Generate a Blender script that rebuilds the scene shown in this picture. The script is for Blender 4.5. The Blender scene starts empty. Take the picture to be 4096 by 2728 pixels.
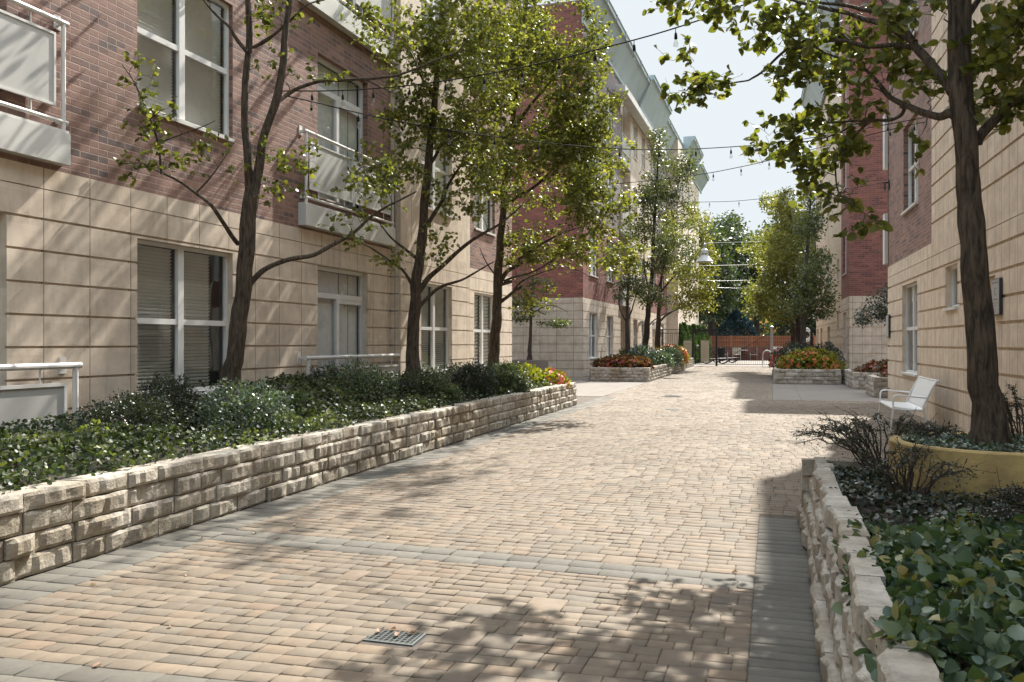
import bpy, bmesh, math, random
import numpy as np
from mathutils import Vector, noise
R = math.radians
random.seed(7)
RNG = np.random.default_rng(11)
scene = bpy.context.scene
COL = scene.collection

# ------------------------------------------------------------------ survey helpers
F, EYE, HZ, CX = 3400.0, 1.65, 1372.0, 2048.0
YAW = R(17.04)
def gxy(X, Y): return (X*math.cos(YAW)-Y*math.sin(YAW), X*math.sin(YAW)+Y*math.cos(YAW))
def at(u, v, Y):
    """surveyed bearing (photo pixel of the 4096 px plate) plus a real distance in metres"""
    x, y = gxy((u-CX)/F*Y, Y); return Vector((x, y, EYE+(HZ-v)/F*Y))
def av(vx, vy, Y): return at(vx*1.7401, vy*1.7401, Y)

class Fr:
    def __init__(s, o, a, out):
        s.o = Vector((o[0], o[1], 0)); s.a = Vector((a[0], a[1], 0)); s.n = Vector((out[0], out[1], 0))
    def p(s, a, o, z): return s.o + s.a*a + s.n*o + Vector((0, 0, z))
def dirs(deg):
    r = R(deg); return (math.sin(r), math.cos(r)), (math.cos(r), -math.sin(r))
dL, nL = dirs(0.92)
dR, nR = dirs(-1.24)
def facL(off): return Fr((nL[0]*off, nL[1]*off), dL, nL)
def facR(off): return Fr((nR[0]*off, nR[1]*off), dR, (-nR[0], -nR[1]))
def endL(s): return Fr((dL[0]*s, dL[1]*s), nL, (-dL[0], -dL[1]))
def endR(s): return Fr((dR[0]*s, dR[1]*s), nR, (-dR[0], -dR[1]))
def endLf(s): return Fr((dL[0]*s, dL[1]*s), nL, dL)
def endRf(s): return Fr((dR[0]*s, dR[1]*s), nR, dR)
ST = Fr((0, 0), (1, 0), (0, 1))

# ------------------------------------------------------------------ object helpers
def reg(o, label=None, cat=None, group=None, kind=None):
    if label: o['label'] = label
    if cat: o['category'] = cat
    if group: o['group'] = group
    if kind: o['kind'] = kind
    return o
def empty(name, loc, label, cat, group=None):
    o = bpy.data.objects.new(name, None); COL.objects.link(o); o.location = loc
    o.empty_display_size = .1
    return reg(o, label, cat, group)
def link(name, me, parent=None):
    o = bpy.data.objects.new(name, me); COL.objects.link(o)
    if parent is not None:
        o.parent = parent
        base = Vector((0, 0, 0)); p = parent
        while p is not None: base += p.location; p = p.parent
        o.location = -base
    return o
class MB:
    def __init__(s): s.v = []; s.f = []; s.uv = []; s.mi = []
    def face(s, pts, uvs=None, m=0):
        i = len(s.v); s.v += [tuple(p) for p in pts]; s.f.append(tuple(range(i, i+len(pts))))
        s.uv += list(uvs) if uvs else [(0, 0)]*len(pts); s.mi.append(m)
    def box(s, fr, a0, a1, o0, o1, z0, z1, m=0, skip=''):
        P = fr.p
        def q(c, uv): s.face([P(*k) for k in c], uv, m)
        if 'f' not in skip: q([(a0,o1,z0),(a1,o1,z0),(a1,o1,z1),(a0,o1,z1)], [(a0,z0),(a1,z0),(a1,z1),(a0,z1)])
        if 'b' not in skip: q([(a0,o0,z0),(a0,o0,z1),(a1,o0,z1),(a1,o0,z0)], [(a0,z0),(a0,z1),(a1,z1),(a1,z0)])
        q([(a0,o0,z0),(a0,o1,z0),(a0,o1,z1),(a0,o0,z1)], [(o0,z0),(o1,z0),(o1,z1),(o0,z1)])
        q([(a1,o0,z0),(a1,o0,z1),(a1,o1,z1),(a1,o1,z0)], [(o0,z0),(o0,z1),(o1,z1),(o1,z0)])
        q([(a0,o0,z1),(a0,o1,z1),(a1,o1,z1),(a1,o0,z1)], [(a0,o0),(a0,o1),(a1,o1),(a1,o0)])
        q([(a0,o0,z0),(a1,o0,z0),(a1,o1,z0),(a0,o1,z0)], [(a0,o0),(a1,o0),(a1,o1),(a0,o1)])
    def tube(s, pts, rads, n=8, caps=True, m=0):
        pts = [Vector(p) for p in pts]; k = len(pts)
        if not hasattr(rads, '__len__'): rads = [rads]*k
        i0 = len(s.v); prev = None
        for i, p in enumerate(pts):
            t = (pts[min(i+1, k-1)]-pts[max(i-1, 0)])
            t = t.normalized() if t.length > 1e-9 else Vector((0, 0, 1))
            if prev is None:
                a = Vector((1, 0, 0)) if abs(t.x) < .8 else Vector((0, 1, 0))
                u = t.cross(a).normalized()
            else:
                u = (prev - t*prev.dot(t)); u = u.normalized() if u.length > 1e-6 else t.orthogonal().normalized()
            prev = u; w = t.cross(u)
            for j in range(n):
                c = 2*math.pi*j/n; s.v.append(tuple(p+(u*math.cos(c)+w*math.sin(c))*rads[i]))
        for i in range(k-1):
            for j in range(n):
                a = i0+i*n+j; b = i0+i*n+(j+1) % n
                s.f.append((a, b, b+n, a+n)); s.uv += [(j/n, i), ((j+1)/n, i), ((j+1)/n, i+1), (j/n, i+1)]; s.mi.append(m)
        if caps:
            s.f.append(tuple(i0+j for j in range(n))); s.uv += [(0, 0)]*n; s.mi.append(m)
            s.f.append(tuple(i0+(k-1)*n+j for j in range(n))); s.uv += [(0, 0)]*n; s.mi.append(m)
    def lathe(s, c, prof, n=20, m=0):
        """profile [(r,z)...] about a vertical axis through c"""
        i0 = len(s.v); c = Vector(c)
        for r, z in prof:
            for j in range(n):
                t = 2*math.pi*j/n; s.v.append((c.x+r*math.cos(t), c.y+r*math.sin(t), c.z+z))
        for i in range(len(prof)-1):
            for j in range(n):
                a = i0+i*n+j; b = i0+i*n+(j+1) % n
                s.f.append((a, b, b+n, a+n)); s.uv += [(0, 0)]*4; s.mi.append(m)
    def build(s, name, mats, parent=None, smooth=False, recalc=False, bevel=0):
        me = bpy.data.meshes.new(name); me.from_pydata(s.v, [], s.f)
        if s.uv:
            uv = me.uv_layers.new(name='UVMap'); uv.data.foreach_set('uv', np.array(s.uv, dtype=np.float32).ravel())
        for m in (mats if isinstance(mats, (list, tuple)) else [mats]): me.materials.append(m)
        if max(s.mi, default=0) > 0: me.polygons.foreach_set('material_index', s.mi)
        if smooth: me.polygons.foreach_set('use_smooth', [True]*len(me.polygons))
        if recalc or bevel:
            bm = bmesh.new(); bm.from_mesh(me)
            if bevel:
                bmesh.ops.remove_doubles(bm, verts=bm.verts, dist=1e-5)
                bmesh.ops.bevel(bm, geom=bm.edges[:], offset=bevel, segments=1, affect='EDGES')
            bmesh.ops.recalc_face_normals(bm, faces=bm.faces[:]); bm.to_mesh(me); bm.free()
        me.update()
        return link(name, me, parent)
def np_obj(name, V, Fq, mat, parent=None, smooth=False):
    me = bpy.data.meshes.new(name); nf, k = Fq.shape
    me.vertices.add(len(V)); me.vertices.foreach_set('co', V.astype(np.float32).ravel())
    me.loops.add(nf*k); me.loops.foreach_set('vertex_index', Fq.astype(np.int32).ravel())
    me.polygons.add(nf); me.polygons.foreach_set('loop_start', np.arange(nf, dtype=np.int32)*k)
    if smooth: me.polygons.foreach_set('use_smooth', np.ones(nf, dtype=bool))
    for m in (mat if isinstance(mat, (list, tuple)) else [mat]): me.materials.append(m)
    me.update(calc_edges=True); me.validate()
    return link(name, me, parent)

# ------------------------------------------------------------------ materials
def new_mat(name):
    m = bpy.data.materials.new(name); m.use_nodes = True; nt = m.node_tree
    for n in list(nt.nodes):
        if n.type != 'OUTPUT_MATERIAL': nt.nodes.remove(n)
    return m, nt, nt.nodes['Material Output']
def N(nt, typ, **kw):
    n = nt.nodes.new(typ)
    for k, v in kw.items():
        if k.startswith('i_'):
            key = k[2:].replace('_', ' '); n.inputs[key].default_value = v
        else: setattr(n, k, v)
    return n
def ramp(nt, stops, interp='LINEAR'):
    r = nt.nodes.new('ShaderNodeValToRGB'); r.color_ramp.interpolation = interp
    el = r.color_ramp.elements
    while len(el) > 1: el.remove(el[-1])
    el[0].position = stops[0][0]; el[0].color = (*stops[0][1], 1)
    for p, c in stops[1:]:
        e = el.new(p); e.color = (*c, 1)
    return r
def plain(name, col, rough=.6, metal=0, var=.12, scale=6, bump=.0, spec=.5):
    m, nt, out = new_mat(name); L = nt.links.new
    b = N(nt, 'ShaderNodeBsdfPrincipled', i_Roughness=rough, i_Metallic=metal); b.inputs['Specular IOR Level'].default_value = spec
    tc = N(nt, 'ShaderNodeTexCoord'); nz = N(nt, 'ShaderNodeTexNoise', i_Scale=scale, i_Detail=6)
    L(tc.outputs['Object'], nz.inputs['Vector'])
    lo = tuple(c*(1-var) for c in col); hi = tuple(min(1, c*(1+var)) for c in col)
    r = ramp(nt, [(.3, lo), (.7, hi)]); L(nz.outputs['Fac'], r.inputs[0]); L(r.outputs[0], b.inputs['Base Color'])
    if bump:
        n2 = N(nt, 'ShaderNodeTexNoise', i_Scale=scale*8, i_Detail=6); L(tc.outputs['Object'], n2.inputs['Vector'])
        bp = N(nt, 'ShaderNodeBump', i_Strength=bump, i_Distance=.02); L(n2.outputs['Fac'], bp.inputs['Height']); L(bp.outputs[0], b.inputs['Normal'])
    L(b.outputs[0], out.inputs[0]); return m
def mixc(nt, fac, a, b, blend='MIX'):
    n = nt.nodes.new('ShaderNodeMix'); n.data_type = 'RGBA'; n.blend_type = blend
    L = nt.links.new
    for sock, val in ((n.inputs['Factor'], fac), (n.inputs[6], a), (n.inputs[7], b)):
        if hasattr(val, 'node'): L(val, sock)
        elif isinstance(val, (int, float)): sock.default_value = val
        else: sock.default_value = (*val, 1)
    return n.outputs[2]
def block_stone(name, c1, c2, bw, ush, horiz=False, rh=.378, vsh=0, joint=(.2, .15, .1)):
    """cast stone facing: mottled blocks, thin vertical joints, weather streaks"""
    m, nt, out = new_mat(name); L = nt.links.new
    b = N(nt, 'ShaderNodeBsdfPrincipled', i_Roughness=.85)
    uv = N(nt, 'ShaderNodeUVMap'); mp = N(nt, 'ShaderNodeMapping'); mp.inputs['Location'].default_value = (-ush, -vsh, 0)
    L(uv.outputs[0], mp.inputs[0])
    br = N(nt, 'ShaderNodeTexBrick', offset=0, squash=1)
    br.inputs['Scale'].default_value = 1; br.inputs['Mortar Size'].default_value = .007
    br.inputs['Brick Width'].default_value = bw; br.inputs['Row Height'].default_value = rh if horiz else 50
    br.inputs['Mortar Smooth'].default_value = .1
    L(mp.outputs[0], br.inputs['Vector'])
    # per block tone
    sx = N(nt, 'ShaderNodeSeparateXYZ'); L(mp.outputs[0], sx.inputs[0])
    dx = N(nt, 'ShaderNodeMath', operation='DIVIDE'); dx.inputs[1].default_value = bw; L(sx.outputs[0], dx.inputs[0])
    dz = N(nt, 'ShaderNodeMath', operation='DIVIDE'); dz.inputs[1].default_value = rh; L(sx.outputs[1], dz.inputs[0])
    fx = N(nt, 'ShaderNodeMath', operation='FLOOR'); L(dx.outputs[0], fx.inputs[0])
    fz = N(nt, 'ShaderNodeMath', operation='FLOOR'); L(dz.outputs[0], fz.inputs[0])
    cb = N(nt, 'ShaderNodeCombineXYZ'); L(fx.outputs[0], cb.inputs[0]); L(fz.outputs[0], cb.inputs[1])
    wn = N(nt, 'ShaderNodeTexWhiteNoise', noise_dimensions='2D'); L(cb.outputs[0], wn.inputs['Vector'])
    base = mixc(nt, wn.outputs['Value'], c1, c2)
    nz = N(nt, 'ShaderNodeTexNoise', i_Scale=3.5, i_Detail=8, i_Roughness=.65); L(uv.outputs[0], nz.inputs['Vector'])
    r1 = ramp(nt, [(.3, (.78, .77, .75)), (.7, (1.08, 1.07, 1.05))]); L(nz.outputs['Fac'], r1.inputs[0])
    base = mixc(nt, 1.0, base, r1.outputs[0], 'MULTIPLY')
    st = N(nt, 'ShaderNodeMapping'); st.inputs['Scale'].default_value = (3.2, .45, 1); L(uv.outputs[0], st.inputs[0])
    n2 = N(nt, 'ShaderNodeTexNoise', i_Scale=1.6, i_Detail=7, i_Roughness=.6); L(st.outputs[0], n2.inputs['Vector'])
    r2 = ramp(nt, [(.48, (1, 1, 1)), (.72, (.60, .58, .55))]); L(n2.outputs['Fac'], r2.inputs[0])
    base = mixc(nt, .55, base, r2.outputs[0], 'MULTIPLY')
    inv = N(nt, 'ShaderNodeMath', operation='SUBTRACT'); inv.inputs[0].default_value = 1.0
    base = mixc(nt, br.outputs['Fac'], base, joint)
    L(base, b.inputs['Base Color'])
    n3 = N(nt, 'ShaderNodeTexNoise', i_Scale=60, i_Detail=4); L(uv.outputs[0], n3.inputs['Vector'])
    ad = N(nt, 'ShaderNodeMath', operation='MULTIPLY_ADD'); ad.inputs[1].default_value = -2.2; L(br.outputs['Fac'], ad.inputs[0]); L(n3.outputs['Fac'], ad.inputs[2])
    bp = N(nt, 'ShaderNodeBump', i_Strength=.35, i_Distance=.006); L(ad.outputs[0], bp.inputs['Height']); L(bp.outputs[0], b.inputs['Normal'])
    L(b.outputs[0], out.inputs[0]); return m
def brick(name, c1, c2, c3, mortar, bw=.30, rh=.088, ms=.009):
    m, nt, out = new_mat(name); L = nt.links.new
    b = N(nt, 'ShaderNodeBsdfPrincipled', i_Roughness=.8)
    uv = N(nt, 'ShaderNodeUVMap')
    wob = N(nt, 'ShaderNodeTexNoise', i_Scale=4, i_Detail=2); L(uv.outputs[0], wob.inputs['Vector'])
    wv = N(nt, 'ShaderNodeVectorMath', operation='MULTIPLY_ADD'); wv.inputs[1].default_value = (.006, .006, 0); L(wob.outputs['Color'], wv.inputs[0]); L(uv.outputs[0], wv.inputs[2])
    br = N(nt, 'ShaderNodeTexBrick', offset=.5, squash=1)
    br.inputs['Scale'].default_value = 1; br.inputs['Mortar Size'].default_value = ms
    br.inputs['Brick Width'].default_value = bw; br.inputs['Row Height'].default_value = rh
    br.inputs['Mortar Smooth'].default_value = .35; br.inputs['Bias'].default_value = 0
    L(wv.outputs[0], br.inputs['Vector'])
    sx = N(nt, 'ShaderNodeSeparateXYZ'); L(wv.outputs[0], sx.inputs[0])
    dz = N(nt, 'ShaderNodeMath', operation='DIVIDE'); dz.inputs[1].default_value = rh; L(sx.outputs[1], dz.inputs[0])
    fz = N(nt, 'ShaderNodeMath', operation='FLOOR'); L(dz.outputs[0], fz.inputs[0])
    md = N(nt, 'ShaderNodeMath', operation='FLOORED_MODULO'); md.inputs[1].default_value = 2; L(fz.outputs[0], md.inputs[0])
    ml = N(nt, 'ShaderNodeMath', operation='MULTIPLY'); ml.inputs[1].default_value = .5; L(md.outputs[0], ml.inputs[0])
    dx = N(nt, 'ShaderNodeMath', operation='DIVIDE'); dx.inputs[1].default_value = bw; L(sx.outputs[0], dx.inputs[0])
    ax = N(nt, 'ShaderNodeMath', operation='ADD'); L(dx.outputs[0], ax.inputs[0]); L(ml.outputs[0], ax.inputs[1])
    fx = N(nt, 'ShaderNodeMath', operation='FLOOR'); L(ax.outputs[0], fx.inputs[0])
    cb = N(nt, 'ShaderNodeCombineXYZ'); L(fx.outputs[0], cb.inputs[0]); L(fz.outputs[0], cb.inputs[1])
    wn = N(nt, 'ShaderNodeTexWhiteNoise', noise_dimensions='2D'); L(cb.outputs[0], wn.inputs['Vector'])
    r = ramp(nt, [(0, c3), (.18, c2), (.5, c1), (.8, c1), (1, tuple(min(1, c*1.25) for c in c1))]); L(wn.outputs['Value'], r.inputs[0])
    nz = N(nt, 'ShaderNodeTexNoise', i_Scale=2.2, i_Detail=8); L(uv.outputs[0], nz.inputs['Vector'])
    r1 = ramp(nt, [(.3, (.82, .82, .82)), (.7, (1.12, 1.12, 1.12))]); L(nz.outputs['Fac'], r1.inputs[0])
    base = mixc(nt, 1.0, r.outputs[0], r1.outputs[0], 'MULTIPLY')
    base = mixc(nt, br.outputs['Fac'], base, mortar)
    L(base, b.inputs['Base Color'])
    n3 = N(nt, 'ShaderNodeTexNoise', i_Scale=70, i_Detail=4); L(uv.outputs[0], n3.inputs['Vector'])
    ad = N(nt, 'ShaderNodeMath', operation='MULTIPLY_ADD'); ad.inputs[1].default_value = -2.0; L(br.outputs['Fac'], ad.inputs[0]); L(n3.outputs['Fac'], ad.inputs[2])
    bp = N(nt, 'ShaderNodeBump', i_Strength=.6, i_Distance=.008); L(ad.outputs[0], bp.inputs['Height']); L(bp.outputs[0], b.inputs['Normal'])
    L(b.outputs[0], out.inputs[0]); return m
def island(name, stops, rough=.85, nscale=9, nvar=.25, bump=.5, bdist=.01, patch=None, fine=90):
    m, nt, out = new_mat(name); L = nt.links.new
    b = N(nt, 'ShaderNodeBsdfPrincipled', i_Roughness=rough)
    g = N(nt, 'ShaderNodeNewGeometry'); r = ramp(nt, stops); L(g.outputs['Random Per Island'], r.inputs[0])
    tc = N(nt, 'ShaderNodeTexCoord')
    nz = N(nt, 'ShaderNodeTexNoise', i_Scale=nscale, i_Detail=9, i_Roughness=.7); L(tc.outputs['Object'], nz.inputs['Vector'])
    r1 = ramp(nt, [(.28, (1-nvar,)*3), (.72, (1+nvar*.5,)*3)]); L(nz.outputs['Fac'], r1.inputs[0])
    base = mixc(nt, 1.0, r.outputs[0], r1.outputs[0], 'MULTIPLY')
    if patch:
        n2 = N(nt, 'ShaderNodeTexNoise', i_Scale=patch[0], i_Detail=5, i_Roughness=.6); L(tc.outputs['Object'], n2.inputs['Vector'])
        r2 = ramp(nt, [(.38, (1, 1, 1)), (.68, patch[1])]); L(n2.outputs['Fac'], r2.inputs[0])
        base = mixc(nt, 1.0, base, r2.outputs[0], 'MULTIPLY')
    L(base, b.inputs['Base Color'])
    n3 = N(nt, 'ShaderNodeTexNoise', i_Scale=fine, i_Detail=6, i_Roughness=.7); L(tc.outputs['Object'], n3.inputs['Vector'])
    bp = N(nt, 'ShaderNodeBump', i_Strength=bump, i_Distance=bdist); L(n3.outputs['Fac'], bp.inputs['Height']); L(bp.outputs[0], b.inputs['Normal'])
    L(b.outputs[0], out.inputs[0]); return m
def leafmat(name, stops, trans=.35, rough=.38, tint=(1.25, 1.45, .35), spec=.5):
    m, nt, out = new_mat(name); L = nt.links.new
    b = N(nt, 'ShaderNodeBsdfPrincipled', i_Roughness=rough); b.inputs['Specular IOR Level'].default_value = spec
    g = N(nt, 'ShaderNodeNewGeometry'); r = ramp(nt, stops); L(g.outputs['Random Per Island'], r.inputs[0])
    L(r.outputs[0], b.inputs['Base Color'])
    t = N(nt, 'ShaderNodeBsdfTranslucent'); tc = mixc(nt, 1.0, r.outputs[0], tint, 'MULTIPLY'); L(tc, t.inputs[0])
    mx = N(nt, 'ShaderNodeMixShader'); mx.inputs[0].default_value = trans
    L(b.outputs[0], mx.inputs[1]); L(t.outputs[0], mx.inputs[2]); L(mx.outputs[0], out.inputs[0]); return m
def glassmat(name, tint=(.75, .8, .8), refl=1.0):
    m, nt, out = new_mat(name); L = nt.links.new
    t = N(nt, 'ShaderNodeBsdfTransparent'); t.inputs[0].default_value = (*tint, 1)
    g = N(nt, 'ShaderNodeBsdfGlossy', i_Roughness=.015); g.inputs[0].default_value = (.95, .97, 1, 1)
    lw = N(nt, 'ShaderNodeLayerWeight'); lw.inputs['Blend'].default_value = .5
    pw = N(nt, 'ShaderNodeMath', operation='POWER'); pw.inputs[1].default_value = 3.2; L(lw.outputs['Facing'], pw.inputs[0])
    fr = N(nt, 'ShaderNodeMath', operation='MULTIPLY_ADD'); fr.inputs[1].default_value = .7; fr.inputs[2].default_value = .07; L(pw.outputs[0], fr.inputs[0])
    tc = N(nt, 'ShaderNodeTexCoord'); nz = N(nt, 'ShaderNodeTexNoise', i_Scale=1.3, i_Detail=1); L(tc.outputs['Object'], nz.inputs['Vector'])
    bp = N(nt, 'ShaderNodeBump', i_Strength=.06, i_Distance=.05); L(nz.outputs['Fac'], bp.inputs['Height']); L(bp.outputs[0], g.inputs['Normal'])
    mx = N(nt, 'ShaderNodeMixShader'); L(fr.outputs[0], mx.inputs[0]); L(t.outputs[0], mx.inputs[1]); L(g.outputs[0], mx.inputs[2]); L(mx.outputs[0], out.inputs[0])
    return m
def barkmat(name, c1, c2):
    m, nt, out = new_mat(name); L = nt.links.new
    b = N(nt, 'ShaderNodeBsdfPrincipled', i_Roughness=.9)
    tc = N(nt, 'ShaderNodeTexCoord'); mp = N(nt, 'ShaderNodeMapping'); mp.inputs['Scale'].default_value = (30, 30, 5); L(tc.outputs['Object'], mp.inputs[0])
    nz = N(nt, 'ShaderNodeTexNoise', i_Scale=1, i_Detail=6, i_Roughness=.65, i_Distortion=.6); L(mp.outputs[0], nz.inputs['Vector'])
    r = ramp(nt, [(.35, c2), (.62, c1)]); L(nz.outputs['Fac'], r.inputs[0]); L(r.outputs[0], b.inputs['Base Color'])
    bp = N(nt, 'ShaderNodeBump', i_Strength=1.0, i_Distance=.05); L(nz.outputs['Fac'], bp.inputs['Height']); L(bp.outputs[0], b.inputs['Normal'])
    L(b.outputs[0], out.inputs[0]); return m

M = {}
M['stoneL'] = block_stone('cast_stone_left', (.71, .60, .485), (.63, .53, .425), .70, 7.85)
M['stoneR'] = block_stone('cast_stone_right', (.71, .585, .455), (.64, .525, .405), .40, 21.09-.4*3, rh=.393)
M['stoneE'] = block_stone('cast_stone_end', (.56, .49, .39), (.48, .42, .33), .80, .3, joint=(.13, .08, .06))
M['brickA'] = brick('brown_brick', (.245, .140, .108), (.18, .105, .085), (.115, .080, .074), (.30, .205, .155))
M['brickB'] = brick('red_brick', (.225, .085, .062), (.17, .065, .05), (.115, .05, .043), (.26, .13, .10))
M['brickGlare'] = brick('glare_greyed_brick', (.25, .205, .20), (.20, .165, .165), (.15, .13, .135), (.30, .26, .25))  # red brick greyed by veiling glare, put into the colour
M['white'] = plain('white_paint', (.66, .64, .60), .45, var=.06, scale=2)
M['offwhite'] = plain('white_panel_paint', (.60, .585, .54), .5, var=.10, scale=1.2)
M['vinyl'] = plain('white_vinyl', (.70, .69, .66), .4, var=.04)
M['metal_teal'] = plain('painted_cornice', (.36, .42, .42), .5, var=.08, scale=1)
M['glass'] = glassmat('window_glass', (.90, .93, .93))
M['blind'] = plain('blind_slats', (.80, .78, .74), .6, var=.05)
M['curtain'] = plain('pale_curtain', (.72, .69, .65), .8, var=.08)
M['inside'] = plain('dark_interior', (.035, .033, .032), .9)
M['screenmesh'] = plain('perforated_panel', (.47, .46, .425), .55, var=.08, scale=.8)
M['dark'] = plain('black_iron', (.018, .018, .02), .45, spec=.4)
M['darkplastic'] = plain('black_rubber', (.02, .02, .022), .8, spec=.1)
M['grey'] = plain('galvanised_steel', (.42, .43, .44), .4, metal=.6)
M['roof'] = plain('roof_membrane', (.2, .2, .2), .9)
M['soil'] = plain('dark_mulch', (.045, .032, .024), .95, var=.5, scale=20, bump=.8)
M['concrete_pot'] = plain('stained_concrete_ring', (.42, .30, .115), .85, var=.40, scale=3.2, bump=.4)
M['bark'] = barkmat('bark', (.135, .10, .065), (.022, .015, .011))
M['bark2'] = barkmat('dark_bark', (.075, .055, .04), (.022, .016, .012))
M['twig'] = plain('twig_bark', (.055, .038, .028), .85)
M['paver'] = island('tan_pavers', [(0, (0.137, 0.109, 0.078)), (.2, (0.167, 0.131, 0.090)), (.4, (0.151, 0.122, 0.087)), (.6, (0.180, 0.141, 0.097)), (.75, (0.178, 0.128, 0.084)), (.9, (0.132, 0.112, 0.084)), (1, (0.192, 0.154, 0.110))],
                    nscale=9, nvar=.26, bump=.7, bdist=.003, patch=(.42, (.80, .77, .74)), fine=140)
M['paverg'] = island('grey_pavers', [(0, (0.093, 0.085, 0.068)), (.35, (0.116, 0.107, 0.086)), (.7, (0.103, 0.095, 0.077)), (1, (0.134, 0.123, 0.098))], nscale=14, nvar=.22, bump=.7, bdist=.004, patch=(.8, (.85, .84, .82)), fine=140)
M['joint'] = plain('joint_sand', (.08, .064, .048), .95, var=.35, scale=14)
M['conc'] = plain('pale_concrete', (.15, .130, .106), .9, var=.10, scale=1.1, bump=.15)
M['rock'] = island('split_limestone', [(0, (0.380, 0.342, 0.285)), (.25, (0.475, 0.432, 0.361)), (.5, (0.532, 0.494, 0.418)), (.75, (0.437, 0.389, 0.318)), (1, (0.570, 0.537, 0.465))],
                   nscale=7, nvar=.45, bump=.9, bdist=.02, patch=(1.7, (.62, .56, .47)), fine=28)
M['gap'] = plain('wall_shadow_fill', (.06, .05, .04), .95)
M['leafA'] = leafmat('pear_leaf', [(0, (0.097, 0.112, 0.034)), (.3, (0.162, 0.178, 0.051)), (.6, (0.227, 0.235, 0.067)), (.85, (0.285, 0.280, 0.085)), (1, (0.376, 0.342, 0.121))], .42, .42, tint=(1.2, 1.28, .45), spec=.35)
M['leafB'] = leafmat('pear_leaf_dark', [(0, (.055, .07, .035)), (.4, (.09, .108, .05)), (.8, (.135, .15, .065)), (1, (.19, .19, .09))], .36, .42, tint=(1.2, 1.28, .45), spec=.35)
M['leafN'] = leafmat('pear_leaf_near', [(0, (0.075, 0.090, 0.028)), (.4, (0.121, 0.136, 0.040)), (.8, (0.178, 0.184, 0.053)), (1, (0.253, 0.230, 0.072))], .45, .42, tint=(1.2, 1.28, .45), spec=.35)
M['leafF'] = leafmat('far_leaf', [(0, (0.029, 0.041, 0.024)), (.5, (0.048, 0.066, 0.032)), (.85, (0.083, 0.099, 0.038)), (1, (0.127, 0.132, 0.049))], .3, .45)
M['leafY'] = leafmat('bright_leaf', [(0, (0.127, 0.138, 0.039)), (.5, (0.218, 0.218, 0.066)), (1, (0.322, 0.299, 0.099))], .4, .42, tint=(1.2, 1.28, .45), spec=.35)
M['ivy'] = leafmat('wintercreeper_leaf', [(0, (.04, .068, .04)), (.3, (.068, .108, .06)), (.6, (.10, .145, .085)), (.82, (.14, .175, .085)), (.95, (.21, .205, .07)), (1, (.30, .22, .08))], .22, .40, spec=.45)
M['ivyL'] = leafmat('ground_ivy_leaf', [(0, (0.027, 0.040, 0.022)), (.4, (0.049, 0.068, 0.036)), (.75, (0.081, 0.103, 0.054)), (.93, (0.142, 0.157, 0.077)), (1, (0.237, 0.237, 0.135))], .22, .48, spec=.3)
M['shrubD'] = leafmat('cotoneaster_leaf', [(0, (0.020, 0.029, 0.021)), (.5, (0.040, 0.053, 0.036)), (.85, (0.064, 0.080, 0.052)), (1, (0.080, 0.060, 0.032))], .15, .35)
M['shrubG'] = leafmat('grey_green_leaf', [(0, (0.065, 0.098, 0.072)), (.5, (0.117, 0.156, 0.117)), (1, (0.208, 0.247, 0.195))], .2, .4)
M['shrubM'] = leafmat('mid_green_leaf', [(0, (.03, .042, .024)), (.5, (.058, .075, .04)), (.85, (.095, .115, .06)), (1, (.17, .175, .10))], .22, .48, spec=.3)
M['conifer'] = leafmat('conifer_leaf', [(0, (0.028, 0.063, 0.021)), (.6, (0.070, 0.119, 0.042)), (1, (0.126, 0.182, 0.063))], .15, .6)
M['spruce'] = leafmat('blue_spruce_leaf', [(0, (.02, .045, .05)), (.6, (.045, .085, .09)), (1, (.08, .13, .135))], .1, .6, tint=(.8, 1.1, 1))
M['redleaf'] = leafmat('begonia_leaf', [(0, (.05, .035, .018)), (.5, (.09, .06, .022)), (1, (.15, .10, .03))], .3, .35, tint=(1.5, 1, .4))
M['yelleaf'] = leafmat('coleus_leaf', [(0, (.10, .12, .02)), (.5, (.19, .19, .03)), (1, (.30, .26, .05))], .35, .4)
M['flower'] = leafmat('coral_petal', [(0, (.50, .06, .04)), (.5, (.62, .12, .08)), (1, (.75, .25, .18))], .3, .5, tint=(1.3, .7, .6))
M['flowerR'] = leafmat('red_petal', [(0, (0.240, 0.027, 0.027)), (.5, (0.360, 0.054, 0.045)), (1, (0.440, 0.108, 0.081))], .3, .5, tint=(1.3, .6, .6))
M['flowerO'] = leafmat('orange_petal', [(0, (.35, .07, .02)), (.5, (.45, .12, .03)), (1, (.5, .2, .05))], .3, .5, tint=(1.3, .8, .5))
M['dead'] = leafmat('dry_leaf', [(0, (.16, .07, .04)), (.5, (.28, .16, .10)), (1, (.42, .33, .25))], .15, .6)
M['wood'] = plain('orange_stained_wood', (.34, .13, .065), .7, var=.15, scale=3)
M['cushion'] = plain('striped_sling', (.46, .43, .36), .7, var=.12)
M['signbeige'] = plain('beige_sign_board', (.44, .41, .32), .5, var=.05)
M['signtext'] = plain('grey_green_lettering', (.19, .18, .14), .6)
M['signgrey'] = plain('grey_plaque', (.40, .39, .37), .45, var=.03)
M['signdark'] = plain('dark_plaque_frame', (.03, .028, .035), .4)
M['door'] = plain('tan_steel_door', (.50, .38, .25), .55, var=.04)
M['grate'] = plain('worn_iron_grate', (.075, .085, .08), .6, metal=.2, var=.15, scale=20)
M['bulb'] = glassmat('bulb_glass', (.88, .88, .86))
M['bench'] = plain('white_powder_coat', (.74, .74, .72), .35, var=.03)

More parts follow.
